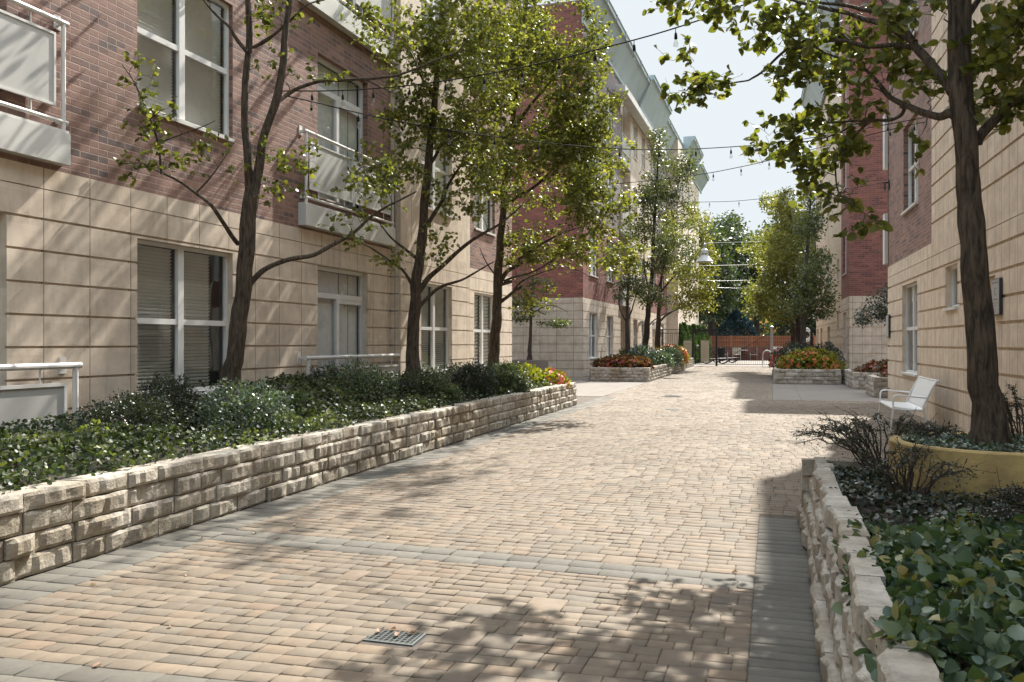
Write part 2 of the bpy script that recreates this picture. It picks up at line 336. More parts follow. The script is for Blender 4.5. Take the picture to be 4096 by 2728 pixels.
# ------------------------------------------------------------------ world, sun, camera
SUN_AZ, SUN_EL = 10.5, 45.0
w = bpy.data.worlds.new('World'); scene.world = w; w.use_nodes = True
nt = w.node_tree; bg = nt.nodes['Background']
sky = nt.nodes.new('ShaderNodeTexSky'); sky.sky_type = 'NISHITA'; sky.sun_disc = False
sky.sun_elevation = R(SUN_EL); sky.sun_rotation = R(SUN_AZ); sky.air_density = 2.2; sky.dust_density = 9.0; sky.ozone_density = 1.0
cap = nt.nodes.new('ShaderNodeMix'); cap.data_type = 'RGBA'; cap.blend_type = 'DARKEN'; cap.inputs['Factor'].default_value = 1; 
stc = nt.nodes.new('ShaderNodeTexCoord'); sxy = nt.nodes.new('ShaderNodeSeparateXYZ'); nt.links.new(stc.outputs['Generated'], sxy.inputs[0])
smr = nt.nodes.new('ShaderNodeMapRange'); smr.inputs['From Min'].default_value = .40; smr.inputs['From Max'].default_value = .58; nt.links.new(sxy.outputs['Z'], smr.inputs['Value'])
thin = nt.nodes.new('ShaderNodeMix'); thin.data_type = 'RGBA'; thin.inputs[6].default_value = (1.10, 1.19, 1.25, 1); thin.inputs[7].default_value = (6, 6.1, 6.2, 1)   # sky cut dim within view, left brighter above the frame for fill
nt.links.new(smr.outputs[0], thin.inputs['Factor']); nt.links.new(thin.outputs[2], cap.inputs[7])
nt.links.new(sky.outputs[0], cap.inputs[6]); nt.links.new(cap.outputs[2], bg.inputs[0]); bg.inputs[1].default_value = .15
sl = bpy.data.lights.new('sun', 'SUN'); sl.energy = 2.4; sl.angle = R(.53); sl.color = (1, .95, .87)
so = bpy.data.objects.new('sun', sl); COL.objects.link(so)
sd = Vector((math.sin(R(SUN_AZ))*math.cos(R(SUN_EL)), math.cos(R(SUN_AZ))*math.cos(R(SUN_EL)), math.sin(R(SUN_EL))))
so.rotation_euler = sd.to_track_quat('Z', 'Y').to_euler(); so.location = (0, 0, 40)
cam = bpy.data.cameras.new('camera'); co = bpy.data.objects.new('camera', cam); COL.objects.link(co)
co.location = (0, 0, EYE); co.rotation_euler = (R(90), 0, YAW)
cam.sensor_width = 36; cam.lens = F/4096*36; cam.shift_y = (HZ-1364)/4096; cam.clip_end = 3000; cam.clip_start = .05
scene.camera = co
scene.view_settings.view_transform = 'Standard'; scene.view_settings.look = 'None'
scene.view_settings.gamma = 1; scene.view_settings.exposure = 2.33

# ------------------------------------------------------------------ ground
def sheet(name, x0, x1, y0, y1, z, mat, lab, n=1):
    m = MB(); m.face([(x0, y0, z), (x1, y0, z), (x1, y1, z), (x0, y1, z)], [(x0, y0), (x1, y0), (x1, y1), (x0, y1)])
    return reg(m.build(name, mat), lab, 'ground', kind='structure')
sheet('ground', -900, 900, -300, 1500, -.06, plain('distant_turf', (.07, .085, .04), .95, var=.3, scale=.2), 'earth and turf reaching away beyond the courtyard')
sheet('paving_bed', -9.5, 12, -6, 63.4, -.0085, M['joint'], 'sandy bed showing in the joints of the pavers')
m = MB()
for y0, y1 in ((25.9, 31.2), (31.21, 37.4), (37.41, 45), (45.01, 53), (53.01, 63.4), (63.41, 90)):
    for x0, x1 in (((-14, -5.6), (-5.59, -5.03), (.01, .8), (.81, 14)) if y1 < 63.6 else ((-14, -2.5), (-2.49, 14))):
        m.box(ST, x0, x1, y0, y1, -.05, 0)
reg(m.build('concrete_path', M['conc']), 'smooth pale concrete slabs past the end of the pavers', 'path', kind='structure')

def warp(r):
    ks = [(2, .09), (3.6, .07), (6.3, -.05), (10, -.03), (20, 0), (30, 0)]
    for (a, x), (b, y) in zip(ks, ks[1:]):
        if r <= b: return x+(y-x)*max(0, (r-a))/(b-a)
    return 0
def P_w(x, r): return (x, r+warp(r)*(x+2.5))
def paver_mesh(cells, name, mat, lab):
    V = []; Fc = []
    for x0, x1, r0, r1 in cells:
        g = .0022; b = .0055; zt = random.gauss(0, .0012); tx = random.gauss(0, .0011); ty = random.gauss(0, .0011)
        i = len(V); q = []
        for (x, r) in ((x0+g, r0+g), (x1-g, r0+g), (x1-g, r1-g), (x0+g, r1-g)):
            X, Y = P_w(x+random.gauss(0, .0015), r+random.gauss(0, .0015)); V.append((X, Y, -.012))
        for (x, r) in ((x0+g, r0+g), (x1-g, r0+g), (x1-g, r1-g), (x0+g, r1-g)):
            X, Y = P_w(x, r); V.append((X, Y, -.0045+zt))
        for k, (x, r) in enumerate(((x0+g+b, r0+g+b), (x1-g-b, r0+g+b), (x1-g-b, r1-g-b), (x0+g+b, r1-g-b))):
            X, Y = P_w(x, r); V.append((X, Y, zt+(tx if k in (0, 3) else -tx)+(ty if k < 2 else -ty)))
        for k in range(4):
            j = (k+1) % 4
            Fc.append((i+k, i+j, i+4+j, i+4+k)); Fc.append((i+4+k, i+4+j, i+8+j, i+8+k))
        Fc.append((i+8, i+9, i+10, i+11))
    return reg(np_obj(name, np.array(V), np.array(Fc), mat), lab, 'paving', kind='structure')
XL, XR = -4.55, -.12
tan = []; gry = []
GR = (-2.21, -1.87, 4.27, 4.53)      # drain opening
def add(x0, x1, r0, r1, L=None):
    L = tan if L is None else L
    X0, Y0 = P_w((x0+x1)/2, (r0+r1)/2)
    if GR[0]-.01 < X0 < GR[1]+.01 and GR[2] < Y0 < GR[3]: return
    L.append((x0, x1, r0, r1))
r = 2.4; rows = []
H2 = .25
while r < 63.2:
    if 3.2 <= r < 3.2+H2*.99 or 6.0 <= r < 6.0+H2*.99:
        for k in range(2):
            x = XL - .02*k
            while x < XR:
                wd = .24; add(x, min(x+wd, XR), r+k*.19, r+(k+1)*.19, gry); x += wd
        r += .38; continue
    hh = H2
    for stop in (3.2, 6.0):
        if r < stop < r+H2*1.5: hh = stop-r
    x = XL if r < 25.8 else -5.02; xr = XR if r < 8.4 else (3.9 if r < 25.7 else 0.0)
    while x < xr-.05:
        t = random.random(); W = random.choice((.17, .2, .24, .3, .34)); W = min(W, xr-x)
        if xr-x-W < .08: W = xr-x
        if t < .10 and W < .25: add(x, x+W, r, r+hh)
        else:
            for k in range(2):
                c = random.choice(([0, .6, 1], [0, .42, 1], [0, .5, 1], [0, .65, 1])) if W > .21 else [0, 1]
                for a, b in zip(c, c[1:]): add(x+W*a, x+W*b, r+k*hh/2, r+(k+1)*hh/2)
        x += W
    r += hh
y = 2.0
while y < 25.8:
    for k in range(2): gry.append((-5.02+k*.235, -5.02+(k+1)*.235, y, y+.17))
    y += .17
y = 2.0
while y < 8.4:
    gry.append((XR, .27, y, y+.135)); y += .135
x = -9.4
paver_mesh(tan, 'paving', M['paver'], 'tan and pink tumbled pavers laid in rows across the courtyard')
paver_mesh(gry, 'paving_border', M['paverg'], 'grey pavers in bands across and along the courtyard edge')

# drain grate
gr = empty('drain_grate', (-2.04, 4.40, 0), 'square iron drain grate with dry leaves in the near paving', 'drain grate')
m = MB(); z0, z1 = -.0075, -.001
fr = Fr((-2.20, 4.28), (1, 0), (0, 1))
W_, D_ = .32, .24
m.box(fr, 0, W_, 0, .016, z0, z1); m.box(fr, 0, W_, D_-.016, D_, z0, z1); m.box(fr, 0, .016, .0161, D_-.0161, z0, z1); m.box(fr, W_-.016, W_, .0161, D_-.0161, z0, z1)
for k in range(1, 10): m.box(fr, k*W_/10-.004, k*W_/10+.004, .0161, D_-.0161, z0+.001, z1-.001)
for k in range(1, 8): m.box(fr, .0161, W_-.0161, k*D_/8-.003, k*D_/8+.003, z0+.002, z1-.0022)
m.build('bars', M['grate'], gr)
m = MB(); m.box(fr, -.01, W_+.01, -.01, D_+.01, -.0082, -.0080); m.build('pit', M['inside'], gr)
for (x, y, rr, lab) in ((-2.95, 26.55, .32, 'dark round cover standing in for a catch basin shadow in the pale concrete at mid courtyard'), (-2.35, 21.3, .17, 'small flush cover in the pavers at mid courtyard')):
    c = empty('drain_cover', (x, y, 0), lab, 'drain cover')
    m = MB(); m.lathe((x, y, 0), [(rr*1.12, .001), (rr*1.12, .008), (rr, .009), (rr, .005), (.001, .005)], 28); m.build('ring', M['grate'] if rr < .3 else M['dark'], c)  # the larger cover's black stands in for a catch basin shadow
    m = MB()
    for k in range(-3, 4):
        h = math.sqrt(max(0, .8*.8-(k*.22)**2))*rr; m.box(Fr((x, y), (1, 0), (0, 1)), -h, h, k*.22*rr-.012, k*.22*rr+.012, .0055, .0095)
    m.build('ribs', M['grate'] if rr < .3 else M['dark'], c)

# ------------------------------------------------------------------ facades
def holes_grid(a0, a1, z0, z1, ops):
    A = sorted({a0, a1, *[v for o in ops for v in o[:2] if a0 < v < a1]})
    Z = sorted({z0, z1, *[v for o in ops for v in o[2:4] if z0 < v < z1]})
    for i in range(len(A)-1):
        for j in range(len(Z)-1):
            ca, cz = (A[i]+A[i+1])/2, (Z[j]+Z[j+1])/2
            if not any(o[0] < ca < o[1] and o[2] < cz < o[3] for o in ops): yield A[i], A[i+1], Z[j], Z[j+1]
def brick_wall(mb, fr, a0, a1, z0, z1, ops, rec=.16):
    for b0, b1, c0, c1 in holes_grid(a0, a1, z0, z1, ops):
        mb.face([fr.p(b0, 0, c0), fr.p(b1, 0, c0), fr.p(b1, 0, c1), fr.p(b0, 0, c1)], [(b0, c0), (b1, c0), (b1, c1), (b0, c1)])
    reveals(mb, fr, a0, a1, z0, z1, ops, 0, rec)
def reveals(mb, fr, a0, a1, z0, z1, ops, o1, rec):
    for o in ops:
        if o[1] <= a0 or o[0] >= a1 or o[3] <= z0 or o[2] >= z1: continue
        A0, A1, Z0, Z1 = max(o[0], a0), min(o[1], a1), max(o[2], z0), min(o[3], z1); o0 = -rec
        mb.face([fr.p(A0, o0, Z0), fr.p(A0, o1, Z0), fr.p(A0, o1, Z1), fr.p(A0, o0, Z1)], [(o0, Z0), (o1, Z0), (o1, Z1), (o0, Z1)])
        mb.face([fr.p(A1, o0, Z0), fr.p(A1, o0, Z1), fr.p(A1, o1, Z1), fr.p(A1, o1, Z0)], [(o0, Z0), (o0, Z1), (o1, Z1), (o1, Z0)])
        if o[3] <= z1: mb.face([fr.p(A0, o0, Z1), fr.p(A0, o1, Z1), fr.p(A1, o1, Z1), fr.p(A1, o0, Z1)], [(A0, o0), (A0, o1), (A1, o1), (A1, o0)])
        if o[2] >= z0: mb.face([fr.p(A0, o0, Z0), fr.p(A1, o0, Z0), fr.p(A1, o1, Z0), fr.p(A0, o1, Z0)], [(A0, o0), (A1, o0), (A1, o1), (A0, o1)])
def stone_wall(mb, fr, a0, a1, zl, ops, rec=.16, g=.028, dp=.03, thin=()):
    """zl: groove heights (bottom .. top); blocks stand proud of the grooves"""
    brick_wall(mb, fr_shift(fr, -dp), a0, a1, zl[0], zl[-1], ops, rec-dp)
    for i in range(len(zl)-1):
        z0, z1 = zl[i], zl[i+1]
        lo = z0+(g/2 if i else 0); hi = z1-(g/2 if i < len(zl)-2 else 0)
        if z0 in thin: lo = z0+.006
        if z1 in thin: hi = z1-.006
        cut = [(o[0], o[1]) for o in ops if o[2] < (lo+hi)/2 < o[3]]
        part = [(o[0], o[1], o[2], o[3]) for o in ops if o[2] < hi and o[3] > lo]
        for b0, b1, c0, c1 in merge(holes_grid(a0, a1, lo, hi, part)):
            mb.box(fr, b0, b1, -dp+.001, 0, c0, c1, skip='b')
def merge(cells):
    rows = {}
    for c in cells: rows.setdefault((c[2], c[3]), []).append([c[0], c[1]])
    for (z0, z1), xs in rows.items():
        xs.sort(); out = [xs[0]]
        for a, b in xs[1:]:
            if abs(out[-1][1]-a) < 1e-6: out[-1][1] = b
            else: out.append([a, b])
        for a, b in out: yield a, b, z0, z1
def fr_shift(fr, d): return Fr((fr.o+fr.n*d)[:2], fr.a[:2], fr.n[:2])
def window(par, fr, a0, a1, z0, z1, mull=(.5,), trans=(.5,), rec=.09, blind='slat', half=0, near=True, sill=True, side=0.0):
    fw = .055; F_ = MB(); d0, d1 = -rec-.05, -rec+.01
    F_.box(fr, a0+.002, a0+fw, d0, d1, z0+.002, z1-.002); F_.box(fr, a1-fw, a1-.002, d0, d1, z0+.002, z1-.002)
    F_.box(fr, a0+fw, a1-fw, d0, d1, z0+.002, z0+fw); F_.box(fr, a0+fw, a1-fw, d0, d1, z1-fw, z1-.002)
    xs = [a0+(a1-a0)*k for k in mull]
    for x in xs: F_.box(fr, x-.06, x+.06, d0, d1+.004, z0+fw, z1-fw)
    edges = [a0+fw]+[e for x in xs for e in (x-.06, x+.06)]+[a1-fw]
    for t in trans:
        z = z0+(z1-z0)*t
        for i in range(0, len(edges), 2): F_.box(fr, edges[i], edges[i+1], d0+.004, d1-.004, z-.04, z+.04)
    wf = F_.build('window', M['vinyl'], par, recalc=True)
    g = MB(); o = -rec-.03
    g.face([fr.p(a0+fw, o, z0+fw), fr.p(a1-fw, o, z0+fw), fr.p(a1-fw, o, z1-fw), fr.p(a0+fw, o, z1-fw)])
    g.build('pane', M['glass'], wf)
    if blind:
        b = MB(); ob = -rec-.11
        for i in range(0, len(edges), 2):
            e0, e1 = edges[i]+.01, edges[i+1]-.01
            if i == len(edges)-2: e1 -= side
            if blind == 'slat':
                zb = z0+fw + (z1-z0)*half*(random.random()*.6+.2 if half else 0); k = int((z1-fw-zb)/(.05 if near else .1)); st = (z1-fw-zb)/max(k, 1)
                for j in range(k):
                    zz = zb+j*st
                    b.face([fr.p(e0, ob-.020, zz), fr.p(e1, ob-.020, zz), fr.p(e1, ob+.018, zz+st*.86), fr.p(e0, ob+.018, zz+st*.86)])
            else:
                k = int((e1-e0)/.09)+1; st = (e1-e0)/k
                for j in range(k):
                    x = e0+j*st; s_ = .02 if j % 2 else -.02
                    b.face([fr.p(x, ob-s_, z0+fw), fr.p(x+st, ob+s_, z0+fw), fr.p(x+st, ob+s_, z1-fw), fr.p(x, ob-s_, z1-fw)])
        b.build('blind', M['blind'] if blind == 'slat' else M['curtain'], wf)
    if sill:
        s_ = MB(); s_.box(fr, a0+.003, a1-.003, -rec+.011, .045, z0-.05, z0+.0015); s_.build('sill', M['white'], wf, recalc=True)
    return wf
def patio_door(par, fr, a0, a1, z0, z1, rec=.12, zt=None):
    F_ = MB(); fw = .07; d0, d1 = -rec-.06, -rec+.01; zt = zt or z1-.55
    F_.box(fr, a0+.002, a0+fw, d0, d1, z0+.002, z1-.002); F_.box(fr, a1-fw, a1-.002, d0, d1, z0+.002, z1-.002)
    for za, zb in ((z0+.002, z0+fw), (zt-.05, zt+.05), (z1-fw, z1-.002)): F_.box(fr, a0+fw, a1-fw, d0, d1, za, zb)
    xm = a0+(a1-a0)*.47; F_.box(fr, xm-.05, xm+.05, d0+.002, d1+.006, z0+fw, zt-.05)
    F_.box(fr, xm+.05, a1-fw, d0+.004, d1-.006, zt-.13, zt-.05)
    df = F_.build('door', M['vinyl'], par, recalc=True)
    g = MB(); o = -rec-.03
    g.face([fr.p(a0+fw, o, z0+fw), fr.p(a1-fw, o, z0+fw), fr.p(a1-fw, o, z1-fw), fr.p(a0+fw, o, z1-fw)]); g.build('pane', M['glass'], df)
    b = MB(); ob = -rec-.12; k = int((a1-a0)/.1)
    for j in range(k):
        if j in (int(k*.62), int(k*.63), int(k*.8)): continue
        x = a0+fw+j*(a1-a0-2*fw)/k; st = (a1-a0-2*fw)/k*.93; s_ = .022
        b.face([fr.p(x, ob-s_, z0+fw), fr.p(x+st, ob+s_, z0+fw), fr.p(x+st, ob+s_, z1-fw), fr.p(x, ob-s_, z1-fw)])
    b.build('curtain', M['curtain'], df)
    return df
def railing(mb, pm, fr, a0, a1, zt, zb, o, npan=2, gap=.16):
    """white pipe rail with framed mesh panels"""
    r_ = .026
    mb.tube([fr.p(a0-.06, o, zt), fr.p(a1+.06, o, zt)], r_+.006, 8)
    mb.tube([fr.p(a0-.06, o, zb), fr.p(a1+.06, o, zb)], r_, 8)
    for a in (a0, a1):
        mb.tube([fr.p(a, o, zb-.45), fr.p(a, o, zt)], r_, 8)
        mb.box(fr, a-.02, a+.02, .0, o-r_*.7, zt-.03, zt+.02); mb.box(fr, a-.05, a+.05, .0, .012, zt-.07, zt+.1)
        mb.box(fr, a-.02, a+.02, .0, o-r_*.7, zb-.02, zb+.03)
    w = (a1-a0-.12*(npan+1))/npan
    for i in range(npan):
        p0 = a0+.12+i*(w+.12); p1 = p0+w; q0, q1 = zb+gap, zt-gap
        mb.box(fr, p0, p1, o-.015, o+.015, q1-.03, q1); mb.box(fr, p0, p1, o-.015, o+.015, q0, q0+.03)
        mb.box(fr, p0, p0+.03, o-.015, o+.015, q0+.0301, q1-.0301); mb.box(fr, p1-.03, p1, o-.015, o+.015, q0+.0301, q1-.0301)
        pm.box(fr, p0+.0301, p1-.0301, o-.004, o+.004, q0+.0301, q1-.0301)
        for t in (.2, .8):
            x = p0+w*t; mb.tube([fr.p(x, o, q1), fr.p(x, o, zt)], .009, 5); mb.tube([fr.p(x, o, q0), fr.p(x, o, zb)], .009, 5)
        if i: mb.tube([fr.p(p0-.06, o, zb), fr.p(p0-.06, o, zt)], .02, 6)
def balcony(par, fr, a0, a1, zs, zt_sl, ztop, dep=.16, npan=2, mesh='balcony'):
    s_ = MB(); s_.box(fr, a0, a1, .001, dep, zs, zt_sl); s_.box(fr, a0+.01, a1-.01, .001, dep-.012, zt_sl, zt_sl+.03)
    bo = s_.build(mesh, M['offwhite'], par, recalc=True)
    r1 = MB(); p1 = MB(); railing(r1, p1, fr, a0+.07, a1-.07, ztop, zt_sl+.13, dep-.04, npan)
    r1.build('railing', M['white'], bo, recalc=True); p1.build('mesh_panel', M['screenmesh'], bo)
def cornice(par, fr, a0, a1, z, mat, h=1.3, out=.75):
    m = MB(); prof = [(0, z-h), (.10, z-h), (.10, z-h+.14), (.06, z-h+.16), (out-.1, z-.28), (out, z-.28), (out, z-.06), (out+.05, z-.05), (out+.05, z), (0, z)]
    for (o0, c0), (o1, c1) in zip(prof, prof[1:]):
        m.face([fr.p(a0, o0, c0), fr.p(a1, o0, c0), fr.p(a1, o1, c1), fr.p(a0, o1, c1)])
    for a in (a0, a1): m.face([fr.p(a, o, c) for o, c in prof])
    a = a0+1.5
    while a < a1-.5: m.box(fr, a-.02, a+.02, out-.02, out+.062, z-.30, z+.01); m.face([fr.p(a-.02, .065, z-h+.16), fr.p(a+.02, .065, z-h+.16), fr.p(a+.02, out-.09, z-.285), fr.p(a-.02, out-.09, z-.285)]) ; a += 2.4
    m.build('cornice', mat, par, recalc=True)
def core(par, fr, a0, a1, depth, h, front=-.34):
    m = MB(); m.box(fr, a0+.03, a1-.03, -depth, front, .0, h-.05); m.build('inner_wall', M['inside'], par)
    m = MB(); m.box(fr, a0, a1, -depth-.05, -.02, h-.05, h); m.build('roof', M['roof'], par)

GL = [-.02]+[.09+.378*k for k in range(9)]+[3.47, 3.72]
GRr = [-.02, .395, .785, 1.175, 1.565, 1.955, 2.35, 2.75, 3.16, 3.45, 3.74]
# ---------------- building A (left, near)
bA = empty('apartment_building', (-8.4, 10, 0), 'brown brick and tan stone apartment building on the left beside the long planter, nearest', 'building')
fA = facL(-8.363); fAb = facL(-8.12); fAc = facL(-8.30); HA = 17.2
floors = [(4.87, 7.0), (8.8, 10.93), (12.73, 14.86)]
colA = [(9.37, 11.45)]; dA = [(5.2, 7.35), (14.01, 16.0)]
ops = [(a, b, .93, 3.07) for a, b in colA]+[(a, b, .02, 3.114) for a, b in dA]
m = MB(); stone_wall(m, fA, -8, 17.08, GL, ops, thin=(3.47,)); m.build('stone_wall', M['stoneL'], bA)
opsu = [(a, b, z0, z1) for a, b in colA for z0, z1 in floors]+[(a, b, z0+.1-.6, z1+.1) for a, b in dA for z0, z1 in floors]
m = MB(); brick_wall(m, fA, -8, 17.08, 3.72, HA, opsu, rec=.20); m.build('brick_wall', M['brickA'], bA)
window(bA, fA, 9.37, 11.45, .93, 3.07, mull=(.47,), trans=(.48,), rec=.10, side=.25)
window(bA, fA, 9.37, 11.45, 4.87, 7.0, mull=(.47,), trans=(.5,), rec=.08)
for z0, z1 in floors[1:]: window(bA, fA, 9.37, 11.45, z0, z1, mull=(.47,), rec=.1, near=False)
for a, b in dA:
    patio_door(bA, fA, a, b, .02, 3.114)
    for z0, z1 in floors: patio_door(bA, fA, a, b, z0-.5, z1+.1, zt=z0+1.62)
# bay
ops = [(18.19, 20.1, .93, 3.07)]
opsu = [(18.19, 20.1, z0, z1) for z0, z1 in floors]
m = MB(); stone_wall(m, fAb, 17.08, 21.38, GL, ops, thin=(3.47,))
brick_wall(m, fAb, 17.08, 21.38, 3.72, HA, opsu)
e = endL(17.08)
for z0, z1 in zip(GL, GL[1:]): m.face([e.p(-8.40, 0, z0+.012), e.p(-8.1201, 0, z0+.012), e.p(-8.1201, 0, z1-.012), e.p(-8.40, 0, z1-.012)], [(0, z0), (.3, z0), (.3, z1), (0, z1)])
m.face([e.p(-8.40, 0, 3.72), e.p(-8.1201, 0, 3.72), e.p(-8.1201, 0, HA), e.p(-8.40, 0, HA)], [(0, 3.72), (.3, 3.72), (.3, HA), (0, HA)])
m.build('stone_bay', M['stoneL'], bA)
m = MB()
for k in range(1, 34): m.box(fAb, 17.06, 21.4, -.02, .004, 3.72+k*.40-.008, 3.72+k*.40+.008)
for z0, z1 in [(.93, 3.07)]+floors: window(bA, fAb, 18.19, 20.1, z0, z1, near=z0 < 1, rec=.1, side=.0)
# third section
ops = [(22.2, 23.95, .93, 3.07)]; opsu = [(22.2, 23.95, z0, z1) for z0, z1 in floors]
m = MB(); stone_wall(m, fAc, 21.38, 25.6, GL, ops, thin=(3.47,)); m.build('stone_wall', M['stoneL'], bA)
m = MB(); brick_wall(m, fAc, 21.38, 25.6, 3.72, HA, opsu); m.build('brick_wall', M['brickA'], bA)
for z0, z1 in [(.93, 3.07)]+floors: window(bA, fAc, 22.2, 23.95, z0, z1, near=False)
e = endLf(25.6)
m = MB(); m.face([e.p(-20, 0, 0), e.p(-8.30, 0, 0), e.p(-8.30, 0, HA), e.p(-20, 0, HA)], [(-20, 0), (-8.3, 0), (-8.3, HA), (-20, HA)]); m.build('end_wall', M['brickA'], bA)
core(bA, fA, -8, 25.6, 11.5, HA); cornice(bA, fA, -8, 25.9, HA+.6, M['metal_teal'])
for zs in (3.77, 7.8, 11.75):
    balcony(bA, fA, 4.2, 8.11, zs+.02, zs+.40, zs+1.72, .14, 2)
    balcony(bA, fA, 13.34, 17.0, zs, zs+.38, zs+1.70, .16, 2)
for a0, a1, lab in ((13.35, 17.2, 'patio'), (4.0, 8.12, 'patio')):
    r1 = MB(); p1 = MB(); fr = fA; o = .20
    zt = 1.38
    r1.tube([fr.p(a0-.08, o, zt), fr.p(a1+.08, o, zt)], .038, 10)
    for a in (a0, a1):
        r1.tube([fr.p(a, o, .0), fr.p(a, o, zt)], .034, 8); r1.box(fr, a-.05, a+.05, .0, .015, zt-.1, zt+.1); r1.box(fr, a-.02, a+.02, .015, o-.03, zt-.02, zt+.02)
    n = 2; w_ = (a1-a0-.14*(n+1))/n
    for i in range(n):
        p0 = a0+.14+i*(w_+.14); p_1 = p0+w_
        r1.box(fr, p0, p_1, o-.02, o+.02, 1.14, 1.18); r1.box(fr, p0, p_1, o-.02, o+.02, .2, .24)
        r1.box(fr, p0, p0+.04, o-.02, o+.02, .2401, 1.1399); r1.box(fr, p_1-.04, p_1, o-.02, o+.02, .2401, 1.1399)
        p1.box(fr, p0+.0401, p_1-.0401, o-.004, o+.004, .2401, 1.1399)
        for t in (.2, .8): r1.tube([fr.p(p0+w_*t, o, 1.18), fr.p(p0+w_*t, o, zt)], .012, 6)
        if i: r1.tube([fr.p(p0-.07, o, .0), fr.p(p0-.07, o, zt)], .028, 8)
    ro = r1.build('patio_railing', M['white'], bA, recalc=True); p1.build('mesh_panel', M['screenmesh'], ro)

# ---------------- building B (left, far)
bB = empty('apartment_building', (-9, 50, 0), 'far left red brick and stone apartment block behind the second planter', 'building')
fB = facL(-8.85); HB = 17.3; fl4 = [(4.87, 7.0), (8.85, 10.95), (12.75, 14.85)]
segs = [(37.8, 46.9, 'b', [(39.1, 40.95), (43.1, 44.85)], 0), (46.9, 49.4, 'r', [(47.3, 49.0)], -.30), (49.4, 57.0, 's', [(50.3, 51.8), (53.3, 54.8)], .12), (57.0, 66.0, 'b', [(58.5, 60.1), (62.9, 64.3)], 0)]
sm = MB(); bm1 = MB(); bm2 = MB(); sm2 = MB()
for a0, a1, kd, cols, do in segs:
    sm = MB(); bm1 = MB(); bm2 = MB(); sm2 = MB()
    f = facL(-8.85+do)
    ops = [(a, b, .93, 3.07) for a, b in cols] if kd != 'r' else [(47.3, 49.0, .05, 2.95)]
    opsu = [(a, b, z0, z1) for a, b in cols for z0, z1 in fl4]
    stone_wall(sm, f, a0, a1, GL, ops, thin=(3.47,))
    if kd == 'b':
        brick_wall(bm1, f, a0, a1, 3.72, 7.7, opsu); brick_wall(bm2, f, a0, a1, 7.7, HB, opsu)  # upper storeys take the red brick with glare painted in
    else: brick_wall(sm2, f, a0, a1, 3.72, HB, opsu)
    for a, b in cols:
        for z0, z1 in fl4: window(bB, f, a, b, z0, z1, near=False, half=.5 if random.random() < .5 else 0, blind='slat' if random.random() < .6 else 'curt')
        if kd != 'r': window(bB, f, a, b, .93, 3.07, near=False, half=1, rec=.12, blind=None)
    if kd == 'r':
        patio_door(bB, f, 47.3, 49.0, .05, 2.95)
        for zs in (3.75, 7.75, 11.7): balcony(bB, f, 46.95, 49.35, zs, zs+.4, zs+1.7, .42, 1)
        for s0, w0 in ((46.9, -8.85), (49.4, -8.73)):
            e = endL(s0) if s0 > 47 else endLf(s0)
            for mb_, z0, z1 in ((sm, 0, 3.72), (sm2, 3.72, HB)): mb_.face([e.p(-9.35, 0, z0), e.p(w0, 0, z0), e.p(w0, 0, z1), e.p(-9.35, 0, z1)], [(0, z0), (.4, z0), (.4, z1), (0, z1)])
    sm.build('stone_wall', M['stoneL'], bB)
    if bm1.v: bm1.build('brick_wall', M['brickB'], bB); bm2.build('brick_wall', M['brickGlare'], bB)
    if sm2.v: sm2.build('stone_bay', M['stoneL'], bB)
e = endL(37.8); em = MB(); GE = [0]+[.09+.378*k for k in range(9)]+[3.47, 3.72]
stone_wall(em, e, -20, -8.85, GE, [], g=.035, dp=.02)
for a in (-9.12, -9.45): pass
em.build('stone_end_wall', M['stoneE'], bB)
m = MB(); brick_wall(m, e, -20, -8.85, 3.72, HB, []); m.build('brick_end_wall', M['brickB'], bB)
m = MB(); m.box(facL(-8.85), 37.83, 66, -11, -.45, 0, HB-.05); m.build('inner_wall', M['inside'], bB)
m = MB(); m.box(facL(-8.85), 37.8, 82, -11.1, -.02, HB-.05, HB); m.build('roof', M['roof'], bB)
cornice(bB, facL(-8.85), 37.5, 52.1, HB+.5, M['metal_teal'], 1.7, .85); cornice(bB, facL(-8.65), 52.1, 60.5, HB+.75, M['metal_teal'], 2.0, .9); cornice(bB, facL(-8.85), 60.5, 70, HB+.4, M['metal_teal'], 2.0, .8)
m = MB(); m.box(facL(-8.70), 44.6, 60.5, 0, .55, 14.95, 15.35); m.build('cornice_hood', M['offwhite'], bB, bevel=.03)
# protruding far block
fB3 = facL(-8.0); m = MB(); cols = [(68, 69.4), (72.5, 74), (78, 79.4)]
brick_wall(m, fB3, 66, 82, 0, HB, [(a, b, z0, z1) for a, b in cols for z0, z1 in [(.93, 3.07)]+fl4])
e = endL(66); m.face([e.p(-8.9, 0, 0), e.p(-8.0, 0, 0), e.p(-8.0, 0, HB), e.p(-8.9, 0, HB)], [(0, 0), (.9, 0), (.9, HB), (0, HB)])
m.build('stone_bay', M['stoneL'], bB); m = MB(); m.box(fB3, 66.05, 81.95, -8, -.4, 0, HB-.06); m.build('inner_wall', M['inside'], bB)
for a, b in cols:
    for z0, z1 in [(.93, 3.07)]+fl4: window(bB, fB3, a, b, z0, z1, near=False)
cornice(bB, fB3, 69.5, 77, HB+1.0, M['metal_teal'], 1.6, .9); cornice(bB, fB3, 77.2, 84, HB+.3, M['metal_teal'], 1.5, .8)

